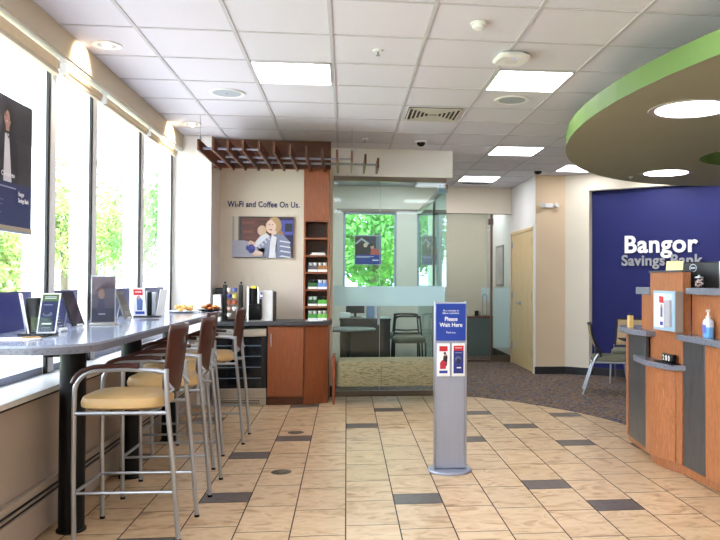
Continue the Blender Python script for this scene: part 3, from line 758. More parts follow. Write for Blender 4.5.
# words and picture on the alcove wall
loc = (-.94, 8.848, 2.24)
q = thing('wall_lettering', 'navy lettering about free coffee above the wall picture', 'lettering', loc)
text_mesh('letters', 'Wi-Fi and Coffee On Us.', (-1.408, 8.849, 2.258), (1, 0, 0), (0, 0, 1), .845, .072, m_navyt, q, .004, .024, off=loc)
o_, w_, h_ = (-1.345, 8.815, 1.655), .715, .49
loc = (-.99, 8.83, 1.65)
q = thing('wall_picture', 'large frameless photograph of a smiling woman holding a mug', 'picture', loc)
slab_frame(o_, (1, 0, 0), (0, 0, 1), w_, h_, .03).build('canvas', mat('canvas_edge', (200, 198, 196), .6), q, off=loc)
sh = [((58, 40, 40), rc(0, 0, 1, 1)), ((170, 164, 166), rc(0, 0, .035, 1)), ((212, 204, 190), rc(.035, .3, .1, 1)), ((96, 90, 84), rc(.1, .3, .125, 1)),
      ((104, 52, 42), rc(.15, .4, .62, .97)), ((128, 70, 56), rc(.16, .82, .36, .88)), ((84, 42, 36), rc(.34, .7, .6, .74)), ((136, 78, 60), rc(.18, .6, .34, .66)), ((74, 38, 34), rc(.4, .86, .58, .9)), ((120, 62, 50), rc(.2, .46, .44, .51)), ((88, 44, 38), rc(.15, .74, .3, .77)),
      ((36, 34, 84), rc(.74, .3, 1, .96)), ((80, 84, 176), rc(.78, .56, 1, .92)), ((34, 40, 60), rc(.86, .64, .98, .84)),
      ((178, 180, 200), [(0, .02), (.54, .02), (.5, .3), (.2, .42), (0, .42)]),
      ((216, 196, 150), ell(.485, .66, .07, .13)), ((228, 194, 176), ell(.455, .66, .045, .1)), ((232, 234, 244), [(.33, .3), (.45, .52), (.56, .6), (.66, .46), (.58, .2), (.5, .2)]),
      ((150, 156, 186), [(.40, .26), (.56, .48), (.66, .56), (.62, .1), (.5, 0), (.54, .22)]),
      ((190, 158, 112), ell(.69, .78, .115, .22)), ((166, 128, 84), ell(.78, .54, .06, .13)),
      ((240, 208, 192), ell(.63, .76, .085, .165)), ((196, 160, 108), [(.6, .97), (.72, .99), (.78, .84), (.75, .62), (.72, .8), (.64, .93)]), ((240, 208, 192), rc(.64, .52, .72, .66)),
      ((180, 90, 96), [(.585, .70), (.64, .66), (.65, .7)]), ((84, 64, 60), rc(.595, .80, .62, .815)), ((84, 64, 60), rc(.645, .80, .67, .815)),
      ((132, 140, 172), [(.55, 0), (.6, .3), (.66, .56), (.72, .58), (.84, .56), (.94, .4), (.97, 0)]), ((234, 236, 246), [(.6, 0), (.62, .4), (.65, .56), (.73, .5), (.70, .2), (.72, 0)])]
for k in range(4):
    sh.append(((226, 228, 240), [(.78 + .01 * k, .43 - .12 * k), (.95, .39 - .12 * k), (.95, .36 - .12 * k), (.77, .40 - .12 * k)]))
for k in range(4):
    sh.append(((214, 218, 234), [(.42 + .05 * k, .28 + .07 * k), (.45 + .05 * k, .22 + .07 * k), (.47 + .05 * k, .24 + .07 * k), (.44 + .05 * k, .30 + .07 * k)]))
sh += [((236, 206, 190), [(.25, .38), (.30, .42), (.4, .36), (.36, .3), (.26, .33)]), ((236, 206, 190), [(.32, .1), (.38, .18), (.5, .14), (.5, .06), (.36, .05)]), ((40, 44, 140), ell(.315, .22, .06, .11)), ((70, 74, 170), ell(.33, .26, .03, .05)), ((40, 44, 140), ell(.25, .24, .025, .06))]
picture('photo_print', (o_[0], o_[1], o_[2]), (1, 0, 0), (0, 0, 1), w_, h_, sh, q, off=loc)

# machines on the coffee counter
CZ = .93
q = thing('coffee_brewer', 'white and black single-cup coffee brewer on the coffee counter', 'coffee machine', (-.95, 8.42, CZ + .001))
MB().box(-.145, .0, -.13, .15, .015, .30).build('body', m_blackp, q, .01)
MB().box(-.145, .02, -.12, .16, .0, .03).build('base', m_white, q, .006)
MB().box(.012, .135, -.11, .15, .0, .345).build('water_tank', m_white, q, .012)
MB().box(.135, .15, -.10, .14, .0, .33).build('tank_edge', m_blackp, q, .004)
MB().box(-.125, .01, -.165, -.12, .02, .185).build('cup_bay', m_blackg, q, .004)
MB().lathe([(.048, .20), (.055, .26), (.052, .36), (.03, .385)], (-.075, -.10, 0), 22).build('brew_head', m_black, q)
MB().box(-.145, -.123, -.165, -.1, .0, .39).box(-.03, -.012, -.16, -.1, .2, .38).build('side_frame', m_white, q, .004)
MB().box(-.10, -.045, -.152, -.12, .368, .398).build('yellow_tab', mat('yellow_print', (226, 206, 70), .5), q, .003)
MB().box(-.002, .028, -.172, -.11, .25, .33).build('control_panel', m_white, q, .003)
MB().box(.002, .024, -.1735, -.172, .255, .275).box(.002, .024, -.1735, -.172, .30, .325).build('buttons', m_blue, q)
q = thing('pod_carousel', 'black wire coffee pod carousel with colourful pods left of the brewer', 'pod rack', (-1.275, 8.375, CZ + .001))
MB().lathe([(.001, 0), (.08, 0), (.08, .015), (.001, .018)], (0, 0, 0), 24).build('base', m_black, q)
for dx in (-.075, .10):
    MB().box(dx - .020, dx + .020, -.045, .045, .0, .41).build('upright', m_blackp, q, .008)
    MB().ball((dx, 0, .43), .014, 10).build('finial', m_blackg, q)
podcols = [(232, 228, 224), (60, 80, 170), (220, 210, 110), (226, 190, 176), (236, 236, 240), (90, 110, 180), (150, 90, 70), (214, 120, 90)]
for r, z in enumerate((.05, .12, .19, .26, .33)):
    for c in range(2):
        if (r, c) == (0, 1): continue
        MB().lathe([(.018, 0), (.026, .02), (.028, .04), (.024, .044)], (-.018 + .058 * c, -.06, z), 14).build('pod', mat('podc_%d' % ((r * 2 + c) % 8), podcols[(r * 3 + c) % 8], .4), q)
q = thing('tea_rack', 'dark rack of tea packets in the corner behind the white cup stack', 'tea rack', (-1.42, 8.56, CZ + .001))
MB().box(-.055, .055, -.10, .10, 0, .37).build('frame', m_blackp, q, .01)
for k in range(4):
    MB().box(-.05, .05, -.115, -.10, .03 + .085 * k, .10 + .085 * k).build('packet_row', mat('tea_%d' % k, [(196, 196, 188), (70, 84, 80), (48, 60, 56), (60, 64, 66)][k], .6), q, .003)
single(MB().box(-1.465, -1.375, 8.27, 8.37, CZ + .001, CZ + .30), 'napkin_dispenser', m_white, 'tall white napkin dispenser at the left end of the coffee counter', 'dispenser', (-1.42, 8.32, CZ), bevel=.01)

# ------------------------------------------------------------------ window counter (bar table)
TZ = 1.09
loc = (-1.53, 5.4, 0)
q = thing('bar_counter', 'long grey laminate bar counter on black round legs under the windows', 'counter', loc)
def rrect(x0, x1, y0, y1, r):
    out = []
    for cx_, cy_, a in ((x1 - r[0], y0 + r[0], -90), (x1 - r[1], y1 - r[1], 0)):
        rr = r[0] if a == -90 else r[1]
        for k in range(9):
            t = math.radians(a + 90 * k / 8); out.append((cx_ + rr * cos(t), cy_ + rr * sin(t)))
    return [(x0, y0)] + out + [(x0, y1)]
top = rrect(-1.90, -1.18, 3.47, 7.45, (.27, .3))
MB().prism(top, TZ - .012, TZ).build('table_top', m_lamt, q, off=loc)
MB().prism(rrect(-1.899, -1.181, 3.471, 7.449, (.269, .299)), TZ - .045, TZ - .012).build('edge_band', m_lam, q, off=loc)
for y in (4.26, 5.37, 6.53):
    MB().lathe([(.078, 0), (.078, .012), (.068, .018), (.068, TZ - .07), (.09, TZ - .06), (.09, TZ - .045)], (-1.51, y, 0), 28).build('leg', m_black, q, off=loc)
    MB().box(-1.66, -1.51, y - .02, y + .02, TZ - .13, TZ - .05).build('wall_bracket', m_black, q, off=loc)

# ------------------------------------------------------------------ bar stools
def make_stool():
    q = thing('bar_stool', '', 'bar stool', (0, 0, 0))
    SZ = .695
    rings = []
    for s, z in ((.90, SZ), (.99, SZ + .012), (1.0, SZ + .035), (.96, SZ + .06), (.82, SZ + .075), (.5, SZ + .082)):
        rings.append([(x * s - .058, y * s, z) for x, y in superell(.228, .205, 32, 3.4)])
    MB().loft(rings).build('seat', m_tan, q)
    # backrest
    b = MB(); nx, nz = 12, 12; g = {}
    for i in range(nx + 1):
        for k in range(nz + 1):
            a = -1 + 2 * i / nx; v = k / nz
            hw = .178 - .018 * (1 - v) - (.02 * max(0, (v - .85) / .15) ** 2) - (.05 * max(0, (.15 - v) / .15) ** 2)
            y = a * hw
            x = .145 + .045 * v - .05 * a * a + 0.0
            x = .215 + .045 * v - .045 * a * a
            g[i, k] = b.bm.verts.new((x, y, .770 + .375 * v))
    for i in range(nx):
        for k in range(nz):
            if i in (5, 6) and k == 9: continue
            b._f([g[i, k], g[i + 1, k], g[i + 1, k + 1], g[i, k + 1]])
    o = b.build('backrest', m_mocha, q)
    sm = o.modifiers.new('solid', 'SOLIDIFY'); sm.thickness = .014
    for s in (-1, 1):
        y = .205 * s
        # front leg running up into the arm
        pts = [(-.268, y, 0.004), (-.275, y, .35), (-.275, y, .70), (-.273, y, .80)]
        for k in range(1, 8):
            t = math.radians(90 * k / 7); pts.append((-.273 + .13 * (1 - cos(t)), y, .80 + .11 * sin(t)))
        pts += [(0.0, y, .915), (.15, y, .905), (.20, y, .895)]
        MB().tube(pts, .0125, 10).build('front_leg_and_arm', m_silver, q)
        pad = [Vector(p) + Vector((-.008 if k < 4 else 0, 0, .008)) for k, p in enumerate(pts[4:-2])]
        pad = [(p.x - .004, p.y, p.z + .010) for p in pad]
        MB().tube(pad + [(.06, y, .928)], .0145, 10).build('arm_pad', m_mocha, q)
        pts = [(.272, y, 0.004), (.235, y, .45), (.205, y, .75), (.20, y, .88), (.20, y, .915)]
        MB().tube(pts, .0135, 10).build('rear_leg', m_silver, q)
        MB().tube([(-.273, y, .262), (.252, y, .262)], .0085, 8).build('side_rail', m_silver, q)
        MB().tube([(-.275, y, .682), (.215, y, .682)], .011, 8).build('seat_rail', m_silver, q)
        MB().tube([(.205, y, .78), (.225, y * .8, .80), (.19, y * .78, .84)], .010, 8).build('back_bracket', m_silver, q)
        for xx in (-.268, .272): MB().lathe([(.015, 0), (.015, .014)], (xx, y, 0), 10).build('foot_glide', m_black, q)
    MB().tube([(-.273, -.205, .262), (-.273, .205, .262)], .0095, 8).build('footrest', m_silver, q)
    for xx in (-.20, .12): MB().tube([(xx, -.205, .685), (xx, .205, .685)], .009, 8).build('cross_bar', m_silver, q)
    return q
def copy_tree(o, parent=None):
    c = o.copy(); C.objects.link(c)
    if parent: c.parent = parent
    for ch in list(o.children): copy_tree(ch, c)
    return c
st = make_stool()
spots = [(-1.145, 4.24, -2, 'nearest tan-seated bar stool with dark wood back, closest to the camera'),
         (-1.135, 5.04, 0, 'second bar stool from the camera, just behind the nearest one'),
         (-1.235, 5.73, 0, 'third bar stool, pushed furthest under the window counter'),
         (-1.135, 6.55, 0, 'farthest bar stool, in front of the drinks cooler')]
stools = [st] + [copy_tree(st) for _ in range(3)]
for o, (x, y, a, lb) in zip(stools, spots):
    o.location = (x, y, 0); o.rotation_euler = (0, 0, math.radians(a)); o['label'] = lb; o['group'] = 'bar stools at the window counter'

# ------------------------------------------------------------------ things on the window counter
def leaflet(col_top, col_main, extra=None):
    s = [((246, 246, 248), rc(0, 0, 1, 1)), (col_main, rc(.07, .04, .93, .80)), (col_top, rc(.07, .80, .93, .97))]
    return s + (extra or [])
def tilt(rz, lean):
    r = Vector((cos(rz), sin(rz), 0)); b = Vector((-sin(rz), cos(rz), 0))
    u = Vector((0, 0, 1)) * cos(lean) + b * sin(lean)
    return r, u
# brochure holder with two leaflets
loc = (-1.64, 4.12, TZ + .001)
q = thing('brochure_holder', 'black brochure holder with a navy and green leaflet, nearest on the window counter', 'brochure holder', loc)
MB().box(-.09, .085, -.045, .05, 0, .012).build('base', m_blackp, q, .003)
MB().box(-.055, .0, -.03, .04, .012, .20).build('divider', m_blackp, q, .004)
o = Vector(loc)
r, u = tilt(math.radians(12), math.radians(8))
p = Vector((.005, -.045, .012)); u2 = (Vector((0, 0, 1)) + r * .12).normalized()
slab_frame(p, r, u2, .093, .215, .004).build('front_leaflet', m_paper, q)
s = leaflet((70, 96, 50), (22, 34, 84), [((220, 226, 236), rc(.2, .9, .8, .915)), ((220, 226, 236), rc(.2, .86, .8, .875)), ((120, 130, 160), rc(.2, .70, .65, .72)), ((90, 100, 130), ell(.45, .48, .26, .06)), ((30, 40, 70), ell(.4, .52, .16, .06)), ((236, 236, 240), rc(.22, .22, .72, .26)), ((140, 150, 180), rc(.22, .13, .7, .145))])
picture('front_leaflet_print', p, r, u2, .093, .215, s, q)
r2, _ = tilt(math.radians(-60), 0); u3 = (Vector((0, 0, 1)) - Vector((1, 0, 0)) * .18).normalized()
p = Vector((-.075, .02, .012))
slab_frame(p, r2, u3, .09, .215, .006).build('side_leaflet', m_paper, q)
picture('side_leaflet_print', p, r2, u3, .09, .215, [((236, 236, 244), rc(0, 0, 1, 1)), ((206, 46, 50), rc(.5, .86, .95, .97)), ((170, 178, 206), rc(.3, .1, .5, .8))], q)
MB().box(-.02, .09, -.055, -.050, 0, .10).build('clear_pocket', g_clear, q)
# leaning picture frames
def easel(x, y, rz, lean, w, h, lb, s, frame, thick=.012, stand=True):
    loc = (x, y, TZ + .001)
    q = thing('tabletop_sign', lb, 'sign', loc, 0, 'small upright signs on the window counter')
    r, u = tilt(rz, lean); n = r.cross(u)
    p = -r * (w / 2) + Vector((0, 0, .012)) 
    slab_frame(p, r, u, w, h, thick).build('panel', frame, q, .002)
    picture('print', p + r * .006 + u * .006 + n * .0003, r, u, w - .012, h - .012, s, q)
    b = Vector((-sin(rz), cos(rz), 0))
    foot = b * (h * .42)
    top = u * (h * .7)
    MB().tube([Vector((0, 0, .005)) + foot, top - n * (thick + .003)], .004, 6).build('strut', m_silver, q)
    MB().cyl(-r * .03 + Vector((0, 0, .012)), r * .03 + Vector((0, 0, .012)), .0118, 10).build('foot', m_white, q)
    return q
dk = [((44, 32, 48), rc(0, 0, 1, 1)), ((70, 54, 72), [(0, .3), (1, .7), (1, .9), (0, .5)]), ((86, 72, 90), [(.1, 0), (.6, 0), (1, .35), (1, .5)])]
easel(-1.66, 4.78, math.radians(84), math.radians(20), .15, .225, 'dark leaning tablet-like sign on the counter beside the nearest leaflets', dk, m_blackp)
sm = [((50, 60, 92), rc(0, 0, 1, 1)), ((160, 170, 196), rc(.2, .2, .8, .3)), ((160, 170, 196), rc(.2, .5, .8, .6)), ((160, 170, 196), rc(.2, .75, .8, .82))]
easel(-1.62, 4.40, math.radians(78), math.radians(30), .07, .085, 'very small blue card on a stand right of the navy leaflet', sm, m_silver, .004)
# acrylic poster frame
loc = (-1.60, 5.06, TZ + .001)
q = thing('tabletop_sign', 'tall silver-framed dark picture standing upright in the middle of the counter', 'sign', loc, 0, 'small upright signs on the window counter')
MB().box(-.08, .09, -.045, .03, 0, .010).build('base', m_steel, q, .002)
r, u = tilt(math.radians(10), math.radians(2))
p = Vector((-.085, -.01, .010))
slab_frame(p, r, u, .155, .315, .012, 0.0).build('frame', m_silver, q, .002)
picture('print', p + Vector((.008, -.0005, .008)), r, u, .14, .30, [((78, 74, 88), rc(0, 0, 1, 1)), ((104, 92, 100), [(0, .6), (.6, .9), (1, .8), (1, 1), (0, 1)]), ((52, 54, 74), rc(0, 0, 1, .3)), ((130, 104, 96), ell(.42, .62, .14, .12)), ((60, 60, 84), [(.2, .2), (.6, .24), (.55, .5), (.3, .52)]), ((150, 150, 170), rc(.3, .16, .6, .19))], q)
easel(-1.61, 5.66, math.radians(86), math.radians(20), .14, .215, 'grey leaning sign behind the tall silver-framed picture', [((120, 118, 116), rc(0, 0, 1, 1)), ((150, 146, 142), rc(.1, .1, .9, .25)), ((96, 94, 94), rc(.1, .5, .9, .9))], mat('grey_card', (112, 110, 108), .5))
# low black and white window card behind
loc = (-1.72, 5.42, TZ + .001)
q = thing('tabletop_sign', 'dark photo card standing behind the silver-framed picture', 'sign', loc, 0, 'small upright signs on the window counter')
slab_frame(Vector((-.07, 0, 0)), (1, 0.1, 0), (0, 0, 1), .15, .21, .004).build('card', m_paper, q)
picture('print', Vector((-.07, -.0005, 0)), (1, .1, 0), (0, 0, 1), .15, .21, [((44, 40, 66), rc(0, 0, 1, 1)), ((170, 150, 150), ell(.7, .7, .16, .14)), ((110, 106, 140), [(.4, 0), (.9, 0), (.85, .5), (.55, .5)])], q)
MB().box(-.07, .07, 0, .05, 0, .004).build('foot', m_paper, q)
# red-topped brochure holder with silver canister look
loc = (-1.60, 6.12, TZ + .001)
q = thing('brochure_holder', 'silver brochure holder with red and white leaflets at the far end of the counter', 'brochure holder', loc)
MB().box(-.10, .10, -.05, .06, 0, .010).build('base', m_blackp, q, .003)
r, u = tilt(math.radians(5), math.radians(3)); p = Vector((-.095, -.04, .01))
u2 = (Vector((0, 0, 1)) - Vector((1, 0, 0)) * .10).normalized()
slab_frame(p, r, u2, .10, .225, .004).build('front_leaflet', m_paper, q)
picture('front_leaflet_print', p, r, u2, .10, .225, [((240, 242, 248), rc(0, 0, 1, 1)), ((208, 40, 44), rc(.15, .74, .85, .95)), ((90, 112, 170), [(.3, .2), (.7, .2), (.8, .55), (.6, .68), (.35, .66)]), ((206, 150, 140), ell(.5, .66, .12, .07)), ((44, 74, 170), rc(.15, .06, .85, .16)), ((244, 244, 248), rc(.25, .84, .75, .87))], q)
MB().box(.008, .040, -.035, .03, .010, .20).build('black_divider', m_black, q, .004)
MB().box(-.005, .008, -.03, .03, .010, .21).box(.040, .075, -.03, .03, .010, .20).build('steel_sleeve', m_silver, q, .004)
p = Vector((.078, -.035, .01)); u3 = (Vector((0, 0, 1)) + Vector((1, 0, 0)) * .15).normalized()
slab_frame(p, tilt(math.radians(50), 0)[0], u3, .07, .215, .005).build('side_leaflet', m_paper, q)
# flat things
q = thing('paper_sheets', 'loose white papers lying flat near the left end of the counter', 'papers', (-1.62, 3.84, TZ + .001))
MB().box(-.16, .08, -.09, .06, 0, .002).build('lower_sheet', m_paper, q)
MB().box(-.10, .10, -.06, .08, .0024, .0044, Matrix.Rotation(.2, 4, 'Z')).build('upper_sheet', m_paper, q)
q = thing('ballpoint_pen', 'gold and black pen lying on the loose white papers', 'pen', (-1.56, 3.86, TZ + .010), math.radians(30))
MB().cyl((-.05, 0, 0), (.03, 0, 0), .004, 8).build('barrel', mat('pen_gold', (190, 150, 90), .3, .6), q)
MB().cyl((.03, 0, 0), (.07, 0, 0), .0042, 8, .002).build('grip', m_black, q)
q = thing('coaster', 'thin dark round coaster lying on the counter before the pastry plates', 'coaster', (-1.47, 5.68, TZ + .001))
MB().lathe([(.07, 0), (.072, .003), (.068, .006)], (0, 0, 0), 30).build('disc', mat('coaster_brown', (92, 84, 86), .5), q)
def plate(x, y, rr, mt, lb, n, cols_, seed):
    q = thing('pastry_plate', lb, 'plate', (x, y, TZ + .001), 0, 'pastry plates at the end of the counter')
    MB().lathe([(rr * .6, 0), (rr, .012), (rr * 1.02, .016), (rr * .95, .015), (rr * .55, .005), (.001, .005)], (0, 0, 0), 30, False).build('plate_dish', mt, q)
    rnd = random.Random(seed)
    for k in range(n):
        a = 2 * PI * k / n + rnd.random() * .5; d = rr * (.2 + .42 * rnd.random())
        c = cols_[k % len(cols_)]
        o = MB().ball((0, 0, 0), .028, 12, (1.2, .9, .62)).build('pastry', mat('pastry_%d_%d_%d' % c, c, .6, noise=(60, .3)), None)
        o.location = (x + d * cos(a), y + d * sin(a), TZ + .030 + .014 * (k % 3)); o.rotation_euler = (0, 0, a)
        props(o, 'small golden pastry piled on a ' + ('white' if mt is m_white else 'black') + ' plate at the end of the counter', 'pastry', 'pastries on the ' + ('white' if mt is m_white else 'black') + ' plate')
plate(-1.50, 6.95, .14, m_white, 'white plate of pale golden pastries at the far end of the counter', 9, [(226, 176, 96), (214, 152, 78), (236, 200, 130)], 3)
plate(-1.30, 7.21, .12, m_black, 'black plate of browner pastries beside the white plate', 8, [(190, 104, 44), (206, 140, 70), (160, 80, 36)], 5)
single(MB().lathe([(.05, 0), (.055, .06), (.056, .062)], (-1.63, 6.6, TZ + .001), 20), 'sugar_tub', m_white, 'small white tub left of the pastry plates', 'tub', (-1.63, 6.6, TZ))

# hanging poster in the nearest window
W3 = (0, -1, 0)
yR, wP, zB, hP, xP = 4.555, .62, 1.665, .735, -1.875
loc = (xP, yR - wP / 2, zB)
q = thing('hanging_poster', 'large dark and navy poster of a standing person hanging in the nearest window', 'poster', loc)
# seen from the room the right edge of the poster is the far one
rr_, uu_ = Vector((0, 1, 0)), Vector((0, 0, 1))
slab_frame((xP, yR, zB), (0, -1, 0), (0, 0, 1), wP, hP, .008).build('panel', mat('poster_board', (40, 40, 52), .5), q, off=loc)
sh = [((54, 50, 58), rc(0, .3, 1, 1)), ((36, 46, 104), rc(0, 0, 1, .36)), ((66, 60, 68), rc(.0, .6, .4, .98)), ((44, 38, 46), rc(.45, .7, 1, .98)),
      ((28, 28, 40), ell(.12, .68, .12, .2)), ((30, 30, 44), [(.28, .36), (.30, .66), (.42, .76), (.58, .76), (.70, .66), (.72, .36)]), ((230, 226, 232), [(.42, .36), (.44, .72), (.52, .72), (.58, .36)]),
      ((196, 150, 130), ell(.49, .84, .065, .075)), ((30, 22, 24), ell(.51, .875, .075, .06)), ((196, 150, 130), ell(.475, .835, .055, .06)), ((196, 150, 130), rc(.45, .74, .52, .79)),
      ((28, 20, 22), [(.43, .84), (.44, .93), (.52, .955), (.59, .91), (.60, .80), (.565, .77), (.555, .86), (.47, .90)]), ((230, 210, 210), rc(.45, .805, .49, .815)), ((40, 30, 30), rc(.445, .85, .47, .857)), ((20, 20, 30), [(.46, .74), (.5, .68), (.54, .74), (.5, .70)]), ((84, 80, 88), rc(0, .37, .3, .43)), ((170, 176, 206), rc(.32, .315, .66, .325)), ((120, 130, 176), rc(.05, .215, .42, .222)), ((120, 130, 176), rc(.05, .18, .4, .187)), ((120, 130, 176), rc(.05, .12, .38, .127)), ((120, 130, 176), rc(.05, .085, .3, .092)), ((186, 170, 150), rc(0, 0, 1, .03))]
def flip(s_): return [(c, [(x, y) for x, y in p]) for c, p in s_]
# the visible face looks towards the room (+X)
o3 = Vector((xP, yR - wP, zB))
picture('poster_print', (xP + .009, yR - wP, zB), (0, 1, 0), (0, 0, 1), wP, hP, sh, q, off=loc)
lx = xP + .0135
text_mesh('heading_text', 'Complete', (lx, 4.165, zB + .285), (0, 1, 0), (0, 0, 1), .16, .034, m_wt, q, .001, .01, off=loc)
text_mesh('bank_name_text', 'Bangor\nSavings Bank', (lx, 4.375, zB + .155), (0, 1, 0), (0, 0, 1), .135, .07, m_wt, q, .001, .01, off=loc, align='LEFT')
for yy in (4.04, 4.50):
    MB().cyl((xP, yy, zB + hP), (xP, yy, 2.95), .0015, 6).build('hanging_wire', m_silver, q, off=loc)
MB().box(xP - .01, xP + .014, yR - wP, yR, zB - .012, zB + .006).build('bottom_bar', m_alu, q, off=loc)

# office window posters
def office_poster(x0, w, lb):
    loc = (x0 + w / 2, Y2 + .035, 1.665)
    q = thing('window_poster', lb, 'poster', loc, 0, 'posters in the office windows')
    slab_frame((x0, Y2 + .025, 1.665), (1, 0, 0), (0, 0, 1), w, .48, .006, .006).build('backing', m_paper, q, off=loc)
    sh = [((62, 66, 84), rc(0, 0, 1, 1)), ((110, 130, 140), rc(.8, .4, 1, 1)), ((70, 40, 50), rc(0, .62, .5, .95)), ((170, 186, 196), [(0, .74), (.25, .94), (.6, .72), (.55, .68), (.25, .86), (.05, .7)]),
          ((40, 36, 40), rc(.0, .35, .8, .72)), ((224, 190, 170), ell(.4, .67, .08, .07)), ((216, 200, 170), ell(.42, .72, .08, .04)), ((212, 160, 140), ell(.66, .62, .07, .085)), ((60, 34, 30), ell(.62, .70, .09, .06)),
          ((36, 34, 44), [(.25, .34), (.3, .6), (.5, .6), (.54, .34)]), ((200, 90, 80), [(.58, .34), (.62, .54), (.8, .58), (.95, .44), (.9, .34)]), ((30, 60, 150), rc(0, 0, 1, .34)), ((206, 214, 236), rc(.05, .27, .72, .29)), ((206, 214, 236), rc(.05, .24, .55, .255)), ((240, 242, 248), rc(.66, .13, .9, .17))]
    picture('poster_print', (x0, Y2 + .0235, 1.665), (1, 0, 0), (0, 0, 1), w, .48, sh, q, off=loc)
    MB().box(x0, x0 + w, Y2 + .02, Y2 + .034, 2.15, 2.165).build('clip_bar', m_alu, q, off=loc)
office_poster(.14, .44, 'poster of two people with a blue lower band in the wide office window')
office_poster(1.27, .27, 'partly hidden poster in the narrow office window on the right')
q = thing('window_sticker', 'yellow round flower-shaped sticker low on the side glass of the office', 'sticker', (1.203, 11.9, 1.44))
mb = MB()
for k in range(6):
    a = 2 * PI * k / 6; pts = [(-.001, .035 * cos(a) + .03 * cos(t), .05 * sin(a) + .045 * sin(t)) for t in [2 * PI * i / 10 for i in range(10)]]
    mb.loft([[(p[0] - .001, p[1], p[2]) for p in pts], [(p[0] + .001, p[1], p[2]) for p in pts]])
mb.build('petals', mat('sticker_yellow', (238, 206, 60), .5), q)

# ------------------------------------------------------------------ bench in front of the glass
loc = (.5, 8.52, 0)
q = thing('upholstered_bench', 'low backless bench in green and gold woven fabric against the office glass', 'bench', loc)
rings = []
for s, z in ((.97, .20), (1.0, .22), (1.0, .43), (.985, .465), (.95, .482), (.7, .488)):
    rings.append([(.5 + .615 * (1 - (1 - s) * .4) * x_, 8.515 + .24 * s * y_, z) for x_, y_ in [(p[0], p[1]) for p in superell(1, 1, 40, 9)]])
MB().loft(rings).build('seat', m_bench, q, off=loc)
MB().box(.395, .399, 8.273, 8.276, .21, .44).build('seam', mat('seam_olive', (90, 88, 60), .9), q, off=loc)
for x in (-.135, 1.135):
    for y in (8.30, 8.73):
        MB().loft([[(x + a * .012, y + b * .018, 0) for a, b in ((-1, -1), (1, -1), (1, 1), (-1, 1))], [(x + a * .018, y + b * .024, .50) for a, b in ((-1, -1), (1, -1), (1, 1), (-1, 1))]]).build('leg', m_teak, q, .003, off=loc)
    MB().box(x - .02, x + .02, 8.27, 8.76, .50, .53).build('arm_rail', m_teak, q, .006, off=loc)

# ------------------------------------------------------------------ please-wait stand
loc = (.762, 5.35, 0)
q = thing('floor_sign_stand', 'grey metal pedestal sign with blue waiting notice on a round base', 'sign stand', loc)
MB().lathe([(.160, 0), (.162, .010), (.155, .018), (.001, .019)], (0, 0, 0), 48).build('base', m_alu, q)
MB().box(-.112, .112, -.035, .035, .019, 1.235).build('pedestal', m_alu, q, .012, seg=3)
MB().box(-.120, -.108, -.04, .04, .019, 1.24).box(.108, .120, -.04, .04, .019, 1.24).build('edge_profiles', m_silver, q, .004)
MB().box(-.109, .109, -.043, -.036, .955, 1.225).build('blue_sign_panel', m_blue, q, .001)
text_mesh('courtesy_text', 'As a courtesy to\nfellow customers,', (-.062, -.0435, 1.148), (1, 0, 0), (0, 0, 1), .124, .034, m_wt, q, .001, .0, align='CENTER')
text_mesh('please_wait_text', 'Please\nWait Here', (-.084, -.0435, 1.055), (1, 0, 0), (0, 0, 1), .168, .074, m_wt, q, .001, .014, align='CENTER')
text_mesh('thank_you_text', 'Thank you.', (-.037, -.0435, 1.004), (1, 0, 0), (0, 0, 1), .074, .018, m_wt, q, .001, .0, align='CENTER')
for k, sx in enumerate((-1, 1)):
    x0 = -.103 if sx < 0 else .008
    hld = MB().box(x0, x0 + .096, -.048, -.036, .695, .935).build('leaflet_holder', m_white, q, .002)
    if sx < 0: s = [((246, 246, 248), rc(0, 0, 1, 1)), ((200, 36, 44), rc(.14, .78, .86, .95)), ((30, 26, 30), [(.4, .3), (.8, .3), (.86, .6), (.7, .72), (.5, .62)]), ((196, 40, 60), [(.2, .2), (.7, .2), (.75, .42), (.4, .5), (.2, .4)]), ((206, 160, 140), ell(.62, .68, .1, .06)), ((36, 28, 26), ell(.62, .72, .11, .04)), ((40, 60, 150), rc(.14, .06, .86, .15))]
    else: s = [((246, 246, 248), rc(0, 0, 1, 1)), ((30, 44, 126), rc(.06, .05, .94, .8)), ((204, 34, 42), rc(.06, .8, .94, .96)), ((90, 100, 140), ell(.45, .52, .26, .1)), ((20, 26, 60), ell(.5, .46, .2, .08)), ((240, 240, 248), rc(.34, .22, .72, .26)), ((150, 160, 200), rc(.2, .72, .8, .745)), ((244, 230, 230), rc(.2, .88, .8, .9))]
    picture('leaflet_print', (x0 + .006, -.0482, .705), (1, 0, 0), (0, 0, 1), .084, .222, s, hld)
text_mesh('small_emboss_text', '· · · · ·', (-.04, -.0355, .47), (1, 0, 0), (0, 0, 1), .07, .005, mat('emboss_grey', (150, 152, 160), .5), q, .0008)

# ------------------------------------------------------------------ floor outlets
for x, y, lb in ((-.462, 5.41, 'nearer round dark floor outlet cover set in the tiles'), (-.452, 6.80, 'farther small round floor outlet cover near the wine cooler')):
    q = thing('floor_outlet', lb, 'floor outlet', (x, y, 0.0005), 0, 'round covers in the tile floor')
    MB().lathe([(.001, .002), (.068, .002), (.074, 0)], (0, 0, 0), 32).build('cover', mat('outlet_bronze', (92, 84, 70), .45, .3), q)
    MB().lathe([(.001, .0032), (.03, .0032), (.03, .002)], (0, 0, 0), 20).build('plug_lid', mat('outlet_bronze_2', (104, 96, 80), .4, .3), q)

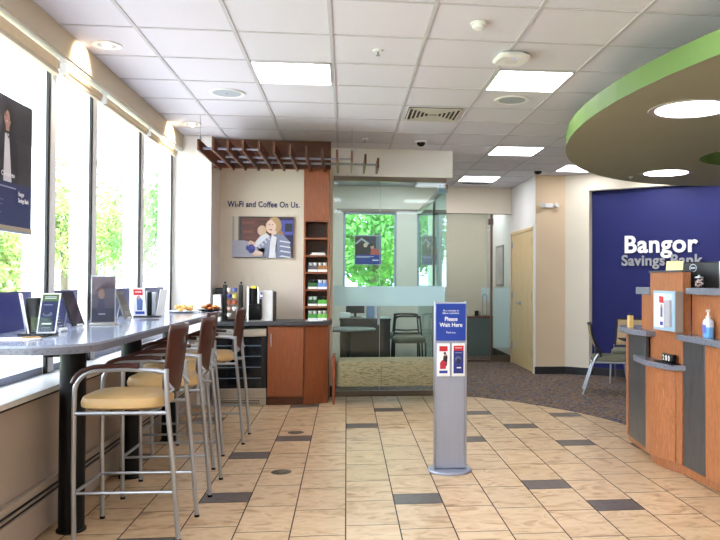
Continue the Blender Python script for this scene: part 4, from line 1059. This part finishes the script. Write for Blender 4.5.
# ------------------------------------------------------------------ teller desk
loc = (2.6, 5.2, 0)
q = thing('teller_desk', 'curved cherry wood and dark metal teller desk with stepped grey shelves', 'reception desk', loc)
def sweep(path, back, z0, z1, name, m, bev=0.002):
    return MB().prism(list(path) + list(back), z0, z1).build(name, m, q, bev, off=loc)
def strip(path, t, z0, z1, name, m, bev=0.002):
    """panel following a plan path, thickness t to +X"""
    pts = list(path) + [(x + t, y) for x, y in reversed(path)]
    return MB().prism(pts, z0, z1).build(name, m, q, bev, off=loc)
def bez(pts, n=6):
    out = []
    P = [Vector(p) for p in pts]
    for i in range(len(P) - 1):
        p0 = P[max(i - 1, 0)]; p1 = P[i]; p2 = P[i + 1]; p3 = P[min(i + 2, len(P) - 1)]
        for k in range(n):
            t = k / n
            v = .5 * ((2 * p1) + (-p0 + p2) * t + (2 * p0 - 5 * p1 + 4 * p2 - p3) * t * t + (-p0 + 3 * p1 - 3 * p2 + p3) * t ** 3)
            out.append((v.x, v.y))
    out.append((P[-1].x, P[-1].y)); return out
YE = 3.7
core = [(2.47, 6.12), (2.46, 5.5), (2.46, YE), (2.95, YE), (3.05, 5.0), (2.95, 6.12)]
MB().prism(core, .10, .97).build('carcass', m_metalp, q, off=loc)
kick = bez([(2.50, 6.30), (2.455, 6.02), (2.42, 5.60), (2.365, 5.48), (2.375, 5.25), (2.425, 5.08), (2.445, 4.85), (2.45, 4.5), (2.44, YE)])
strip(kick, .05, .002, .10, 'toe_kick', m_cherry2)
strip(bez([(2.415, 6.14), (2.39, 6.06), (2.385, 6.02)], 4), .03, .09, .965, 'left_edge_panel', m_cherry2)
strip(bez([(2.39, 6.02), (2.36, 5.75), (2.335, 5.54)], 4), .03, .09, .965, 'left_metal_panel', m_metalp)
strip(bez([(2.315, 5.49), (2.30, 5.36), (2.315, 5.24), (2.37, 5.09)], 5), .05, .09, .765, 'center_panel', m_cherry2)
strip([(2.374, 5.085), (2.378, 5.0)], .05, .09, .97, 'center_edge_strip', m_cherry2)
strip([(2.384, 4.99), (2.384, 4.68)], .04, .09, .975, 'right_metal_panel', m_metalp)
strip([(2.386, 4.675), (2.40, 4.5), (2.40, YE)], .04, .09, .975, 'right_panel', m_cherry2)
sweep(bez([(2.50, 6.22), (2.38, 6.19), (2.325, 6.08), (2.28, 5.85), (2.275, 5.66), (2.30, 5.45)], 5), [(2.9, 5.45), (2.95, 6.22)], .968, 1.01, 'left_worktop', m_lam, .003)
sweep(bez([(2.37, 5.06), (2.335, 4.97), (2.33, 4.64), (2.32, 4.3), (2.30, YE)], 4), [(2.95, YE), (2.95, 5.06)], .977, 1.02, 'right_worktop', m_lam, .003)
sweep(bez([(2.42, 5.745), (2.335, 5.74), (2.30, 5.69), (2.265, 5.5), (2.25, 5.33), (2.262, 5.15), (2.315, 5.0), (2.40, 4.95)], 5), [(2.42, 4.95)], .76, .80, 'low_shelf', m_lam, .004)
MB().box(2.38, 2.445, 4.995, 5.55, .80, 1.462).build('pylon', m_cherry2, q, .003, off=loc)
MB().box(2.372, 2.455, 4.987, 5.558, 1.462, 1.476).build('pylon_cap', m_lamd, q, .002, off=loc)
MB().box(2.375, 2.80, 5.56, 5.83, 1.29, 1.348).build('left_upper_shelf', m_lam, q, .004, off=loc)
MB().box(2.415, 2.44, 5.56, 5.80, 1.01, 1.29).build('left_upper_panel', m_cherry2, q, .002, off=loc)
sweep(bez([(2.40, 4.985), (2.372, 4.9), (2.36, 4.6), (2.35, YE)], 4), [(2.8, YE), (2.8, 4.985)], 1.305, 1.35, 'right_upper_shelf', m_lam, .003)
MB().box(2.446, 2.466, YE, 4.985, 1.02, 1.305).build('right_upper_panel', m_cherry2, q, .002, off=loc)

# framed notice hanging on the desk pylon
loc = (2.35, 5.15, 1.03)
q = thing('notice_holder', 'grey-blue framed notice holder with a red-topped leaflet on the desk pylon', 'notice holder', loc)
MB().box(2.32, 2.379, 4.975, 5.335, 1.035, 1.325).build('case', mat('case_taupe', (150, 136, 126), .5), q, .003, off=loc)
MB().box(2.312, 2.32, 4.975, 5.335, 1.035, 1.325).build('front_frame', mat('frame_blue_grey', (158, 186, 206), .35), q, .002, off=loc)
picture('notice_print', (2.3115, 5.315, 1.055), (0, -1, 0), (0, 0, 1), .31, .25, [((236, 240, 250), rc(0, 0, .62, 1)), ((190, 204, 222), rc(.62, .5, 1, 1)), ((206, 210, 220), rc(.2, .86, .4, .9)), ((214, 220, 232), rc(.1, .5, .5, .52)), ((214, 220, 232), rc(.1, .3, .5, .32)), ((214, 220, 232), rc(.1, .4, .5, .42))], q, off=loc)
MB().box(2.292, 2.3105, 5.02, 5.13, 1.07, 1.26).build('leaflet_pocket', mat('pocket_grey', (178, 176, 184), .3), q, .002, off=loc)
picture('leaflet_print', (2.2915, 5.185, 1.065), (0, -1, 0), (0, 0, 1), .075, .23, [((244, 244, 248), rc(0, 0, 1, 1)), ((206, 36, 48), [(0, .76), (1, .74), (1, .95), (0, .97)]), ((90, 100, 140), rc(.3, .3, .8, .7)), ((190, 150, 130), ell(.55, .66, .2, .06)), ((40, 60, 150), rc(.2, .04, .9, .16))], q, off=loc)
MB().box(2.292, 2.3105, 5.108, 5.19, 1.06, 1.30).build('leaflet_card', m_paper, q, off=loc)

# small items on the desk
q = thing('hand_sanitizer', 'clear pump bottle of blue hand sanitizer on the right desk worktop', 'sanitizer bottle', (2.405, 4.67, 1.021))
m_gel = mat('blue_gel', (206, 222, 240), .1, spec=.8)
MB().loft([[(x * s, y * s, z) for x, y in superell(.028, .042, 24, 3)] for s, z in ((.92, 0), (1, .006), (1, .062), (1, .07))]).build('gel_fill', mat('blue_gel_deep', (116, 178, 236), .1, spec=.8), q)
MB().loft([[(x * s, y * s, z) for x, y in superell(.028, .042, 24, 3)] for s, z in ((1, .070), (1, .105), (.7, .122), (.4, .128))]).build('bottle', m_gel, q)
MB().box(-.0295, -.0285, -.025, .025, .03, .085).build('label', mat('label_violet', (96, 110, 190), .4), q)
MB().lathe([(.014, .127), (.016, .142), (.008, .145), (.006, .172), (.012, .174), (.012, .186)], (0, 0, 0), 16).tube([(0, 0, .181), (-.02, -.02, .183), (-.03, -.032, .174)], .005, 8).build('pump', m_white, q)
loc = (2.33, 5.13, .801)
q = thing('number_block', 'small black block with three white characters on the low desk shelf', 'display block', loc)
MB().box(-.045, .035, -.14, .14, 0, .006).build('tray', m_black, q, .002)
MB().box(-.015, .02, -.105, .06, .006, .068).build('block', m_blackg, q, .003)
text_mesh('white_characters', '2 8 0', (-.0155, .045, .018), (0, -1, 0), (0, 0, 1), .115, .040, m_wt, q, .001, .016)
q = thing('card_holder', 'pale wood card holder standing on the left desk worktop', 'card holder', (2.35, 5.88, 1.011))
MB().box(-.018, .018, -.022, .022, 0, .10).build('block', mat('pale_maple', (224, 190, 120), .5, noise=(30, .08)), q, .002)
MB().lathe([(.011, .10), (.013, .112), (.009, .122)], (0, 0, 0), 14).build('black_cap', m_black, q)
q = thing('candy_jar', 'small glass jar of wrapped sweets beside the monitor on the upper shelf', 'jar', (2.47, 4.925, 1.351))
MB().lathe([(.028, 0), (.036, .012), (.036, .055), (.028, .068)], (0, 0, 0), 22).build('jar_body', g_clear, q)
mb = MB(); rnd = random.Random(4)
for k in range(16):
    a = rnd.random() * 6.28; mb.ball((.02 * cos(a), .02 * sin(a), .012 + .003 * k), .009, 8)
mb.build('wrapped_sweets', mat('sweets_mix', (196, 170, 168), .4, noise=(90, .8)), q)
MB().lathe([(.03, .068), (.03, .076), (.008, .08), (.008, .09)], (0, 0, 0), 20).build('lid', m_silver, q)
q = thing('paper_card', 'pale yellow card leaning on top of the desk pylon', 'card', (2.415, 5.20, 1.477))
r, u = tilt(math.radians(-35), math.radians(25))
slab_frame(-r * .06, r, u, .12, .075, .003).build('card', mat('cream_card', (250, 226, 160), .5), q)
MB().box(-.03, .03, .0, .03, 0, .004).build('foot', m_white, q)
# monitor
loc = (2.60, 5.24, .971)
q = thing('computer_monitor', 'black computer monitor seen from behind on the teller desk', 'monitor', loc, math.radians(32))
MB().box(-.015, .012, -.205, .205, .20, .57).build('screen_back', m_blackp, q, .01)
MB().box(-.018, -.010, -.208, -.200, .20, .572).build('bezel_edge', m_silver, q)
MB().box(.0, .05, -.03, .03, .0, .35).build('stand', m_blackp, q, .004)
MB().box(-.05, .12, -.10, .10, 0.0005, .012).build('stand_base', m_blackp, q, .004)
bm_ = MB()
ring_o = [(.030 * cos(2 * PI * i / 28), .030 * sin(2 * PI * i / 28)) for i in range(28)]; ring_i = [(.024 * cos(2 * PI * i / 28), .024 * sin(2 * PI * i / 28)) for i in range(28)]
for i in range(28):
    j = (i + 1) % 28
    bm_.quad((-.0165, ring_o[i][0], .44 + ring_o[i][1]), (-.0165, ring_o[j][0], .44 + ring_o[j][1]), (-.0165, ring_i[j][0], .44 + ring_i[j][1]), (-.0165, ring_i[i][0], .44 + ring_i[i][1]))
bm_.box(-.0168, -.016, -.018, .018, .434, .446)
bmesh.ops.translate(bm_.bm, verts=bm_.bm.verts, vec=(0, .01, .085)); bm_.build('round_emblem', m_silver, q)

# ------------------------------------------------------------------ guest chairs by the navy wall
def make_chair(name, lb, loc, rz):
    q = thing(name, lb, 'chair', loc, rz, 'mesh guest chairs by the navy wall')
    # faces +X locally
    MB().loft([[(x * s + .02, y * s, z) for x, y in superell(.235, .24, 28, 4)] for s, z in ((.94, .405), (1, .42), (1, .45), (.93, .47), (.6, .478))]).build('seat', m_seatg, q)
    MB().loft([[(x + .02, y, z) for x, y in superell(.22, .225, 28, 4)] for z in (.385, .405)]).build('seat_pan', m_blackp, q)
    b = MB(); g = {}
    for i in range(9):
        for k in range(7):
            a = -1 + i / 4; v = k / 6
            g[i, k] = b.bm.verts.new((-.13 - .12 * v + .035 * a * a * 1.0 - .03 * sin(PI * v), a * (.215 - .01 * v), .50 + .36 * v))
    for i in range(8):
        for k in range(6): b._f([g[i, k], g[i + 1, k], g[i + 1, k + 1], g[i, k + 1]])
    o = b.build('mesh_back', m_mesh, q); s_ = o.modifiers.new('solid', 'SOLIDIFY'); s_.thickness = .006
    edge = [(-.13 - .12 * v + .035 - .03 * sin(PI * v), .215 - .01 * v, .50 + .36 * v) for v in [k / 6 for k in range(7)]]
    topb = [(-.25 + .035 * a * a, a * .205, .862) for a in [1 - .25 * k for k in range(9)]]
    loop = edge + topb[1:-1] + [(x, -y, z) for x, y, z in reversed(edge)]
    MB().tube([(edge[0][0], edge[0][1], .44)] + loop + [(edge[0][0], -edge[0][1], .44)], .013, 8).build('back_frame', m_blackp, q)
    MB().box(-.165, -.145, -.20, .20, .50, .60).build('lumbar_panel', m_blackp, q, .006)
    for s in (-1, 1):
        y = .235 * s
        MB().tube([(-.31, y, .006), (-.17, y, .44), (-.13, y, .50)], .012, 8).build('leg', m_silver, q)
        MB().tube([(.26, y, .006), (.20, y, .40)], .012, 8).build('leg', m_silver, q)
        MB().tube([(-.22, y, .40), (.20, y, .40)], .011, 8).build('side_rail', m_silver, q)
    return q
make_chair('guest_chair', 'nearer mesh-backed guest chair seen from the side by the teller desk', (3.262, 8.878, .004), math.radians(-18))
make_chair('guest_chair', 'second mesh-backed guest chair against the navy wall, behind the desk', (3.90, 9.76, .004), math.radians(-118))

# ------------------------------------------------------------------ inside the office
loc = (.28, 11.1, .004)
q = thing('office_desk', 'dark brown office desk seen through the glass', 'desk', loc)
MB().box(-.38, .38, -.30, .35, .80, .83).build('desk_top', m_desk, q, .003)
MB().box(-.37, .37, -.27, -.25, .0, .80).build('front_panel', m_desk, q)
MB().box(-.37, -.34, -.25, .33, .0, .80).build('side_panel', m_desk, q)
MB().box(.34, .37, -.25, .33, .0, .80).build('side_panel', m_desk, q)
q = thing('computer_monitor', 'black monitor on the dark desk inside the glass office', 'monitor', (.135, 11.2, .835))
MB().box(-.14, .14, -.012, .012, .06, .26).build('screen', m_blackp, q, .004)
MB().box(-.02, .02, -.01, .03, 0, .08).box(-.09, .09, -.06, .06, 0, .01).build('stand', m_blackp, q)
single(MB().box(-.10, .06, 10.9, 11.0, .836, .915), 'desk_phone', m_white, 'white desk phone in front of the office monitor', 'phone', (-.02, 10.95, .836), bevel=.01)
single(MB().box(.30, .42, 10.9, 11.0, .836, 1.06), 'paper_box', mat('periwinkle', (150, 170, 214), .5), 'pale blue upright folder box on the office desk', 'box', (.36, 10.95, .836), bevel=.004)
q = thing('round_table', 'small round table with a grey top inside the glass office', 'table', (.03, 9.78, .004))
MB().lathe([(.35, .725), (.36, .735), (.36, .750), (.352, .755), (.001, .755)], (0, 0, 0), 48).build('table_top', m_lamd, q)
MB().lathe([(.03, .03), (.03, .725)], (0, 0, 0), 18).build('column', m_black, q)
MB().lathe([(.24, 0), (.24, .012), (.05, .03)], (0, 0, 0), 30).build('base', m_black, q)
def office_chair(loc, rz, lb):
    q = thing('visitor_chair', lb, 'chair', loc, rz, 'visitor chairs inside the glass office')
    MB().loft([[(x * s, y * s, z) for x, y in superell(.25, .24, 28, 4)] for s, z in ((.95, .46), (1, .48), (1, .52), (.9, .55), (.5, .56))]).build('seat', m_seatg, q)
    for s in (-1, 1):
        MB().tube([(.24 * s, -.22, .0), (.23 * s, -.2, .47)], .013, 8).build('leg', m_blackp, q)
        MB().tube([(.24 * s, .22, .0), (.22 * s, .2, .47), (.19 * s, .22, .80), (.16 * s, .23, .83)], .013, 8).build('leg', m_blackp, q)
    MB().tube([(-.2, .22, .83), (-.1, .25, .84), (.1, .25, .84), (.2, .22, .83)], .016, 8).build('top_rail', m_blackp, q)
    MB().tube([(-.2, .22, .58), (0, .24, .57), (.2, .22, .58)], .012, 8).build('lower_rail', m_blackp, q)
office_chair((.945, 11.05, .004), math.radians(0), 'nearer dark-framed visitor chair behind the office glass')
office_chair((.94, 11.85, .004), math.radians(-10), 'farther dark-framed visitor chair, beside the office desk')

# corridor office furniture
loc = (2.35, 13.75, .004)
q = thing('credenza', 'low grey cabinet with a reddish top behind the corridor glass', 'cabinet', loc)
MB().box(-.55, .38, -.25, .30, 0, .70).build('body', m_grcab, q)
MB().box(-.57, .40, -.27, .32, .70, .73).build('top', mat('reddish_top', (110, 54, 40), .4), q, .003)
MB().box(-.10, -.094, -.253, -.25, .03, .67).build('door_gap', m_blackp, q)
q = thing('picture_frame', 'small white picture frame on the grey credenza', 'picture frame', (2.20, 13.62, .735))
MB().box(-.06, .06, -.008, .008, 0, .20).build('frame', m_white, q, .003)
MB().box(-.04, .02, -.0095, -.008, .03, .17).build('photo', m_blackp, q)
q = thing('mug', 'black mug on the grey credenza', 'mug', (2.44, 13.6, .735))
MB().lathe([(.035, 0), (.04, .01), (.04, .10), (.036, .10), (.036, .01), (.001, .008)], (0, 0, 0), 18, False).build('cup', m_blackp, q)
MB().tube([(.038, 0, .02), (.065, 0, .03), (.065, 0, .07), (.038, 0, .08)], .006, 6).build('handle', m_blackp, q)
q = thing('door_pull_hoop', 'tall chrome hoop handle standing before the credenza', 'handle', (2.36, 12.37, .80))
MB().tube([(-.04, -.02, 0.0), (-.04, -.02, .32)] + [(.035 * -cos(t) - .005, -.02, .32 + .05 * sin(t)) for t in [PI * k / 8 for k in range(9)]] + [(.03, -.02, 0)], .009, 8).build('hoop', m_silver, q)
MB().cyl((-.04, -.02, .05), (-.04, .025, .05), .006, 6).cyl((.03, -.02, .05), (.03, .025, .05), .006, 6).build('fixings', m_silver, q)
loc = (2.81, 13.1, 1.25)
q = thing('corridor_picture', 'grey framed picture on the white wall behind the glass door', 'picture', loc)
MB().box(2.80, 2.819, 12.95, 13.6, 1.30, 2.05).build('frame', mat('frame_grey', (150, 146, 140), .4), q, .003, off=loc)
MB().box(2.798, 2.80, 12.99, 13.56, 1.34, 2.01).build('print', mat('pale_grey_print', (190, 186, 190), .4, noise=(5, .2)), q, off=loc)

# ------------------------------------------------------------------ outdoors
gr = MB(); gr.box(-70, 60, -30, 90, -.25, -.15); struct('ground', gr, m_grass, smooth=False)
gr = MB(); gr.box(-9.5, -2.06, -10, 40, -.15, -.12); struct('ground', gr, m_pave, smooth=False)
gr = MB(); gr.box(-2.06, 6.6, -2.1, 15.2, -.15, -.06); struct('ground', gr, m_pave, smooth=False)
rf = MB(); rf.box(-2.3, 6.9, -2.3, 15.3, HC + .25, HC + .45); struct('ceiling', rf, m_pave, smooth=False)

def crown_mesh(name, rad, n, ls, mt, seed, sq=.8):
    rnd = random.Random(seed); b = MB()
    blobs = []
    for _ in range(14):
        while True:
            v = Vector((rnd.uniform(-1, 1), rnd.uniform(-1, 1), rnd.uniform(-1, 1)))
            if v.length < 1: break
        blobs.append((v * rad * .68, rad * rnd.uniform(.28, .46)))
    for _ in range(n):
        c, r_ = blobs[rnd.randrange(len(blobs))]
        d = Vector((rnd.gauss(0, 1), rnd.gauss(0, 1), rnd.gauss(0, 1))).normalized()
        p = c + d * r_ * rnd.uniform(.55, 1.0); p.z *= sq
        a = Vector((rnd.gauss(0, 1), rnd.gauss(0, 1), rnd.gauss(0, 1))).normalized(); t = a.cross(d + a * .2).normalized(); w = a.cross(t).normalized()
        s = ls * rnd.uniform(.6, 1.2)
        b.quad(p - t * s, p + w * s * .5, p + t * s, p - w * s * .5)
    bm = b.bm; me = bpy.data.meshes.new(name); bm.to_mesh(me); bm.free(); me.materials.append(mt)
    return me
cm1 = crown_mesh('foliage', 2.6, 9000, .10, m_leaf1, 1, 1.0); cm2 = crown_mesh('foliage', 2.4, 6500, .085, m_leaf2, 2, 1.1); cm4 = crown_mesh('foliage', 2.6, 5500, .085, m_leaf1, 8, 1.1)
cm5 = crown_mesh('foliage', 2.6, 9000, .10, m_leaf3, 11, 1.0); cm3 = crown_mesh('foliage', 1.5, 5200, .07, m_leaf2, 3, .7)
def tree(x, y, h, cm, sc, lb, group, trunk=.16):
    q = thing('tree' if h > 1.2 else 'bush', lb, 'tree' if h > 1.2 else 'bush', (x, y, -.15), random.uniform(0, 6.28), group)
    if h > 1.2:
        mb = MB().tube([(0, 0, 0), (.05, 0, h * .4), (-.05, .05, h * .8), (0, 0, h * 1.1)], trunk, 10, trunk * .5)
        for a in (0.4, 2.3, 4.4):
            mb.tube([(0, 0, h * .45), (.5 * cos(a), .5 * sin(a), h * .75), (1.1 * cos(a), 1.1 * sin(a), h * 1.05)], trunk * .5, 8, trunk * .2)
        mb.build('trunk', m_bark, q)
    o = bpy.data.objects.new('foliage', cm); C.objects.link(o); o.parent = q; o.location = (0, 0, h); o.scale = (sc, sc, sc)
tree(-8.3, 19.5, 1.1, cm3, 1.25, 'leafy yellow-green bush seen under the hanging poster', 'trees and bushes outside the long window')
tree(-11.3, 24.5, 2.4, cm2, .85, 'small yellow-green tree at the left edge behind the hanging poster', 'trees and bushes outside the long window')
tree(-12.0, 33.0, 4.3, cm2, 1.2, 'pale leafy tree with a forked trunk seen through the narrow pane', 'trees and bushes outside the long window', .26)
tree(-10.8, 39.5, 4.3, cm4, 1.35, 'denser green tree seen through the third pane', 'trees and bushes outside the long window', .24)
tree(-7.6, 47.5, 4.8, cm4, 1.3, 'distant green tree seen at the right of the third pane', 'trees and bushes outside the long window', .2)
tree(-22, 42.0, 5.2, cm1, 1.5, 'far broad tree at the back left outside the windows', 'trees and bushes outside the long window', .3)
tree(-17.5, 53.0, 5.2, cm2, 1.5, 'far pale tree standing between the two forked trees', 'trees and bushes outside the long window', .3)
tree(-1.5, 18.3, 2.9, cm5, .78, 'green tree filling the left half of the office window', 'trees behind the office windows', .12)
tree(2.9, 19.5, 3.0, cm5, .78, 'green tree filling the right half of the office window', 'trees behind the office windows', .12)
tree(.9, 23.5, 3.4, cm5, 1.0, 'middle green tree behind the two office window trees', 'trees behind the office windows', .14)
tree(6.2, 25.0, 3.8, cm2, 1.1, 'yellow-green tree behind the narrow office window', 'trees behind the office windows', .14)
tree(-4.2, 25, 3.8, cm5, 1.1, 'green tree further left behind the office window', 'trees behind the office windows', .14)
tree(1.5, 31.0, 4.2, cm5, 1.5, 'large far tree closing the view behind the office window', 'trees behind the office windows', .2)
q = thing('street_sign', 'small white sign on a grey post outside the nearest window', 'road sign', (-7.9, 16.6, -.12))
MB().cyl((0, 0, 0), (0, 0, 1.75), .03, 8).build('post', m_alu, q)
MB().box(-.18, .18, -.05, -.03, 1.45, 1.80).build('plate', m_white, q, .005)
text_mesh('black_mark', '7', (-.05, -.051, 1.52), (1, 0, 0), (0, 0, 1), .12, .2, m_black, q, .002, .02)

# ------------------------------------------------------------------ world, sun
sc = bpy.context.scene
w = bpy.data.worlds.new('World'); sc.world = w; w.use_nodes = True
bg = w.node_tree.nodes['Background']; bg.inputs[0].default_value = (0.84, 0.91, 1.0, 1); bg.inputs[1].default_value = 6.0
sl = bpy.data.lights.new('sun', 'SUN'); sl.energy = 9; sl.angle = .02; sl.color = (1, .95, .86)
so = bpy.data.objects.new('sun', sl); C.objects.link(so); so.rotation_euler = (math.radians(42), 0, math.radians(35))

# ------------------------------------------------------------------ camera
F, CX, CY, YAW, PIT, ROL = 731.8, 422.3, 268.7, .1032, .0168, .0042
cd = bpy.data.cameras.new('camera'); cam = bpy.data.objects.new('camera', cd); C.objects.link(cam)
cd.sensor_fit = 'HORIZONTAL'; cd.sensor_width = 36; cd.lens = F / 720 * 36
cd.shift_x = -(CX - 360) / 720; cd.shift_y = (CY - 270) / 720
cd.clip_start = .05; cd.clip_end = 300
Rz = Matrix.Rotation(-YAW, 3, 'Z'); Rx = Matrix.Rotation(PIT, 3, 'X'); Ry = Matrix.Rotation(-ROL, 3, 'Y')
base = Matrix(((1, 0, 0), (0, 0, -1), (0, 1, 0)))
cam.matrix_world = Matrix.Translation((0, 0, 1.39)) @ (Rz @ Rx @ Ry @ base).to_4x4()
sc.camera = cam
sc.view_settings.view_transform = 'Standard'; sc.view_settings.look = 'None'; sc.view_settings.gamma = 1
sc.view_settings.use_curve_mapping = False
sc.view_settings.exposure = 0.92
sc.cycles.max_bounces = 10; sc.cycles.transparent_max_bounces = 16
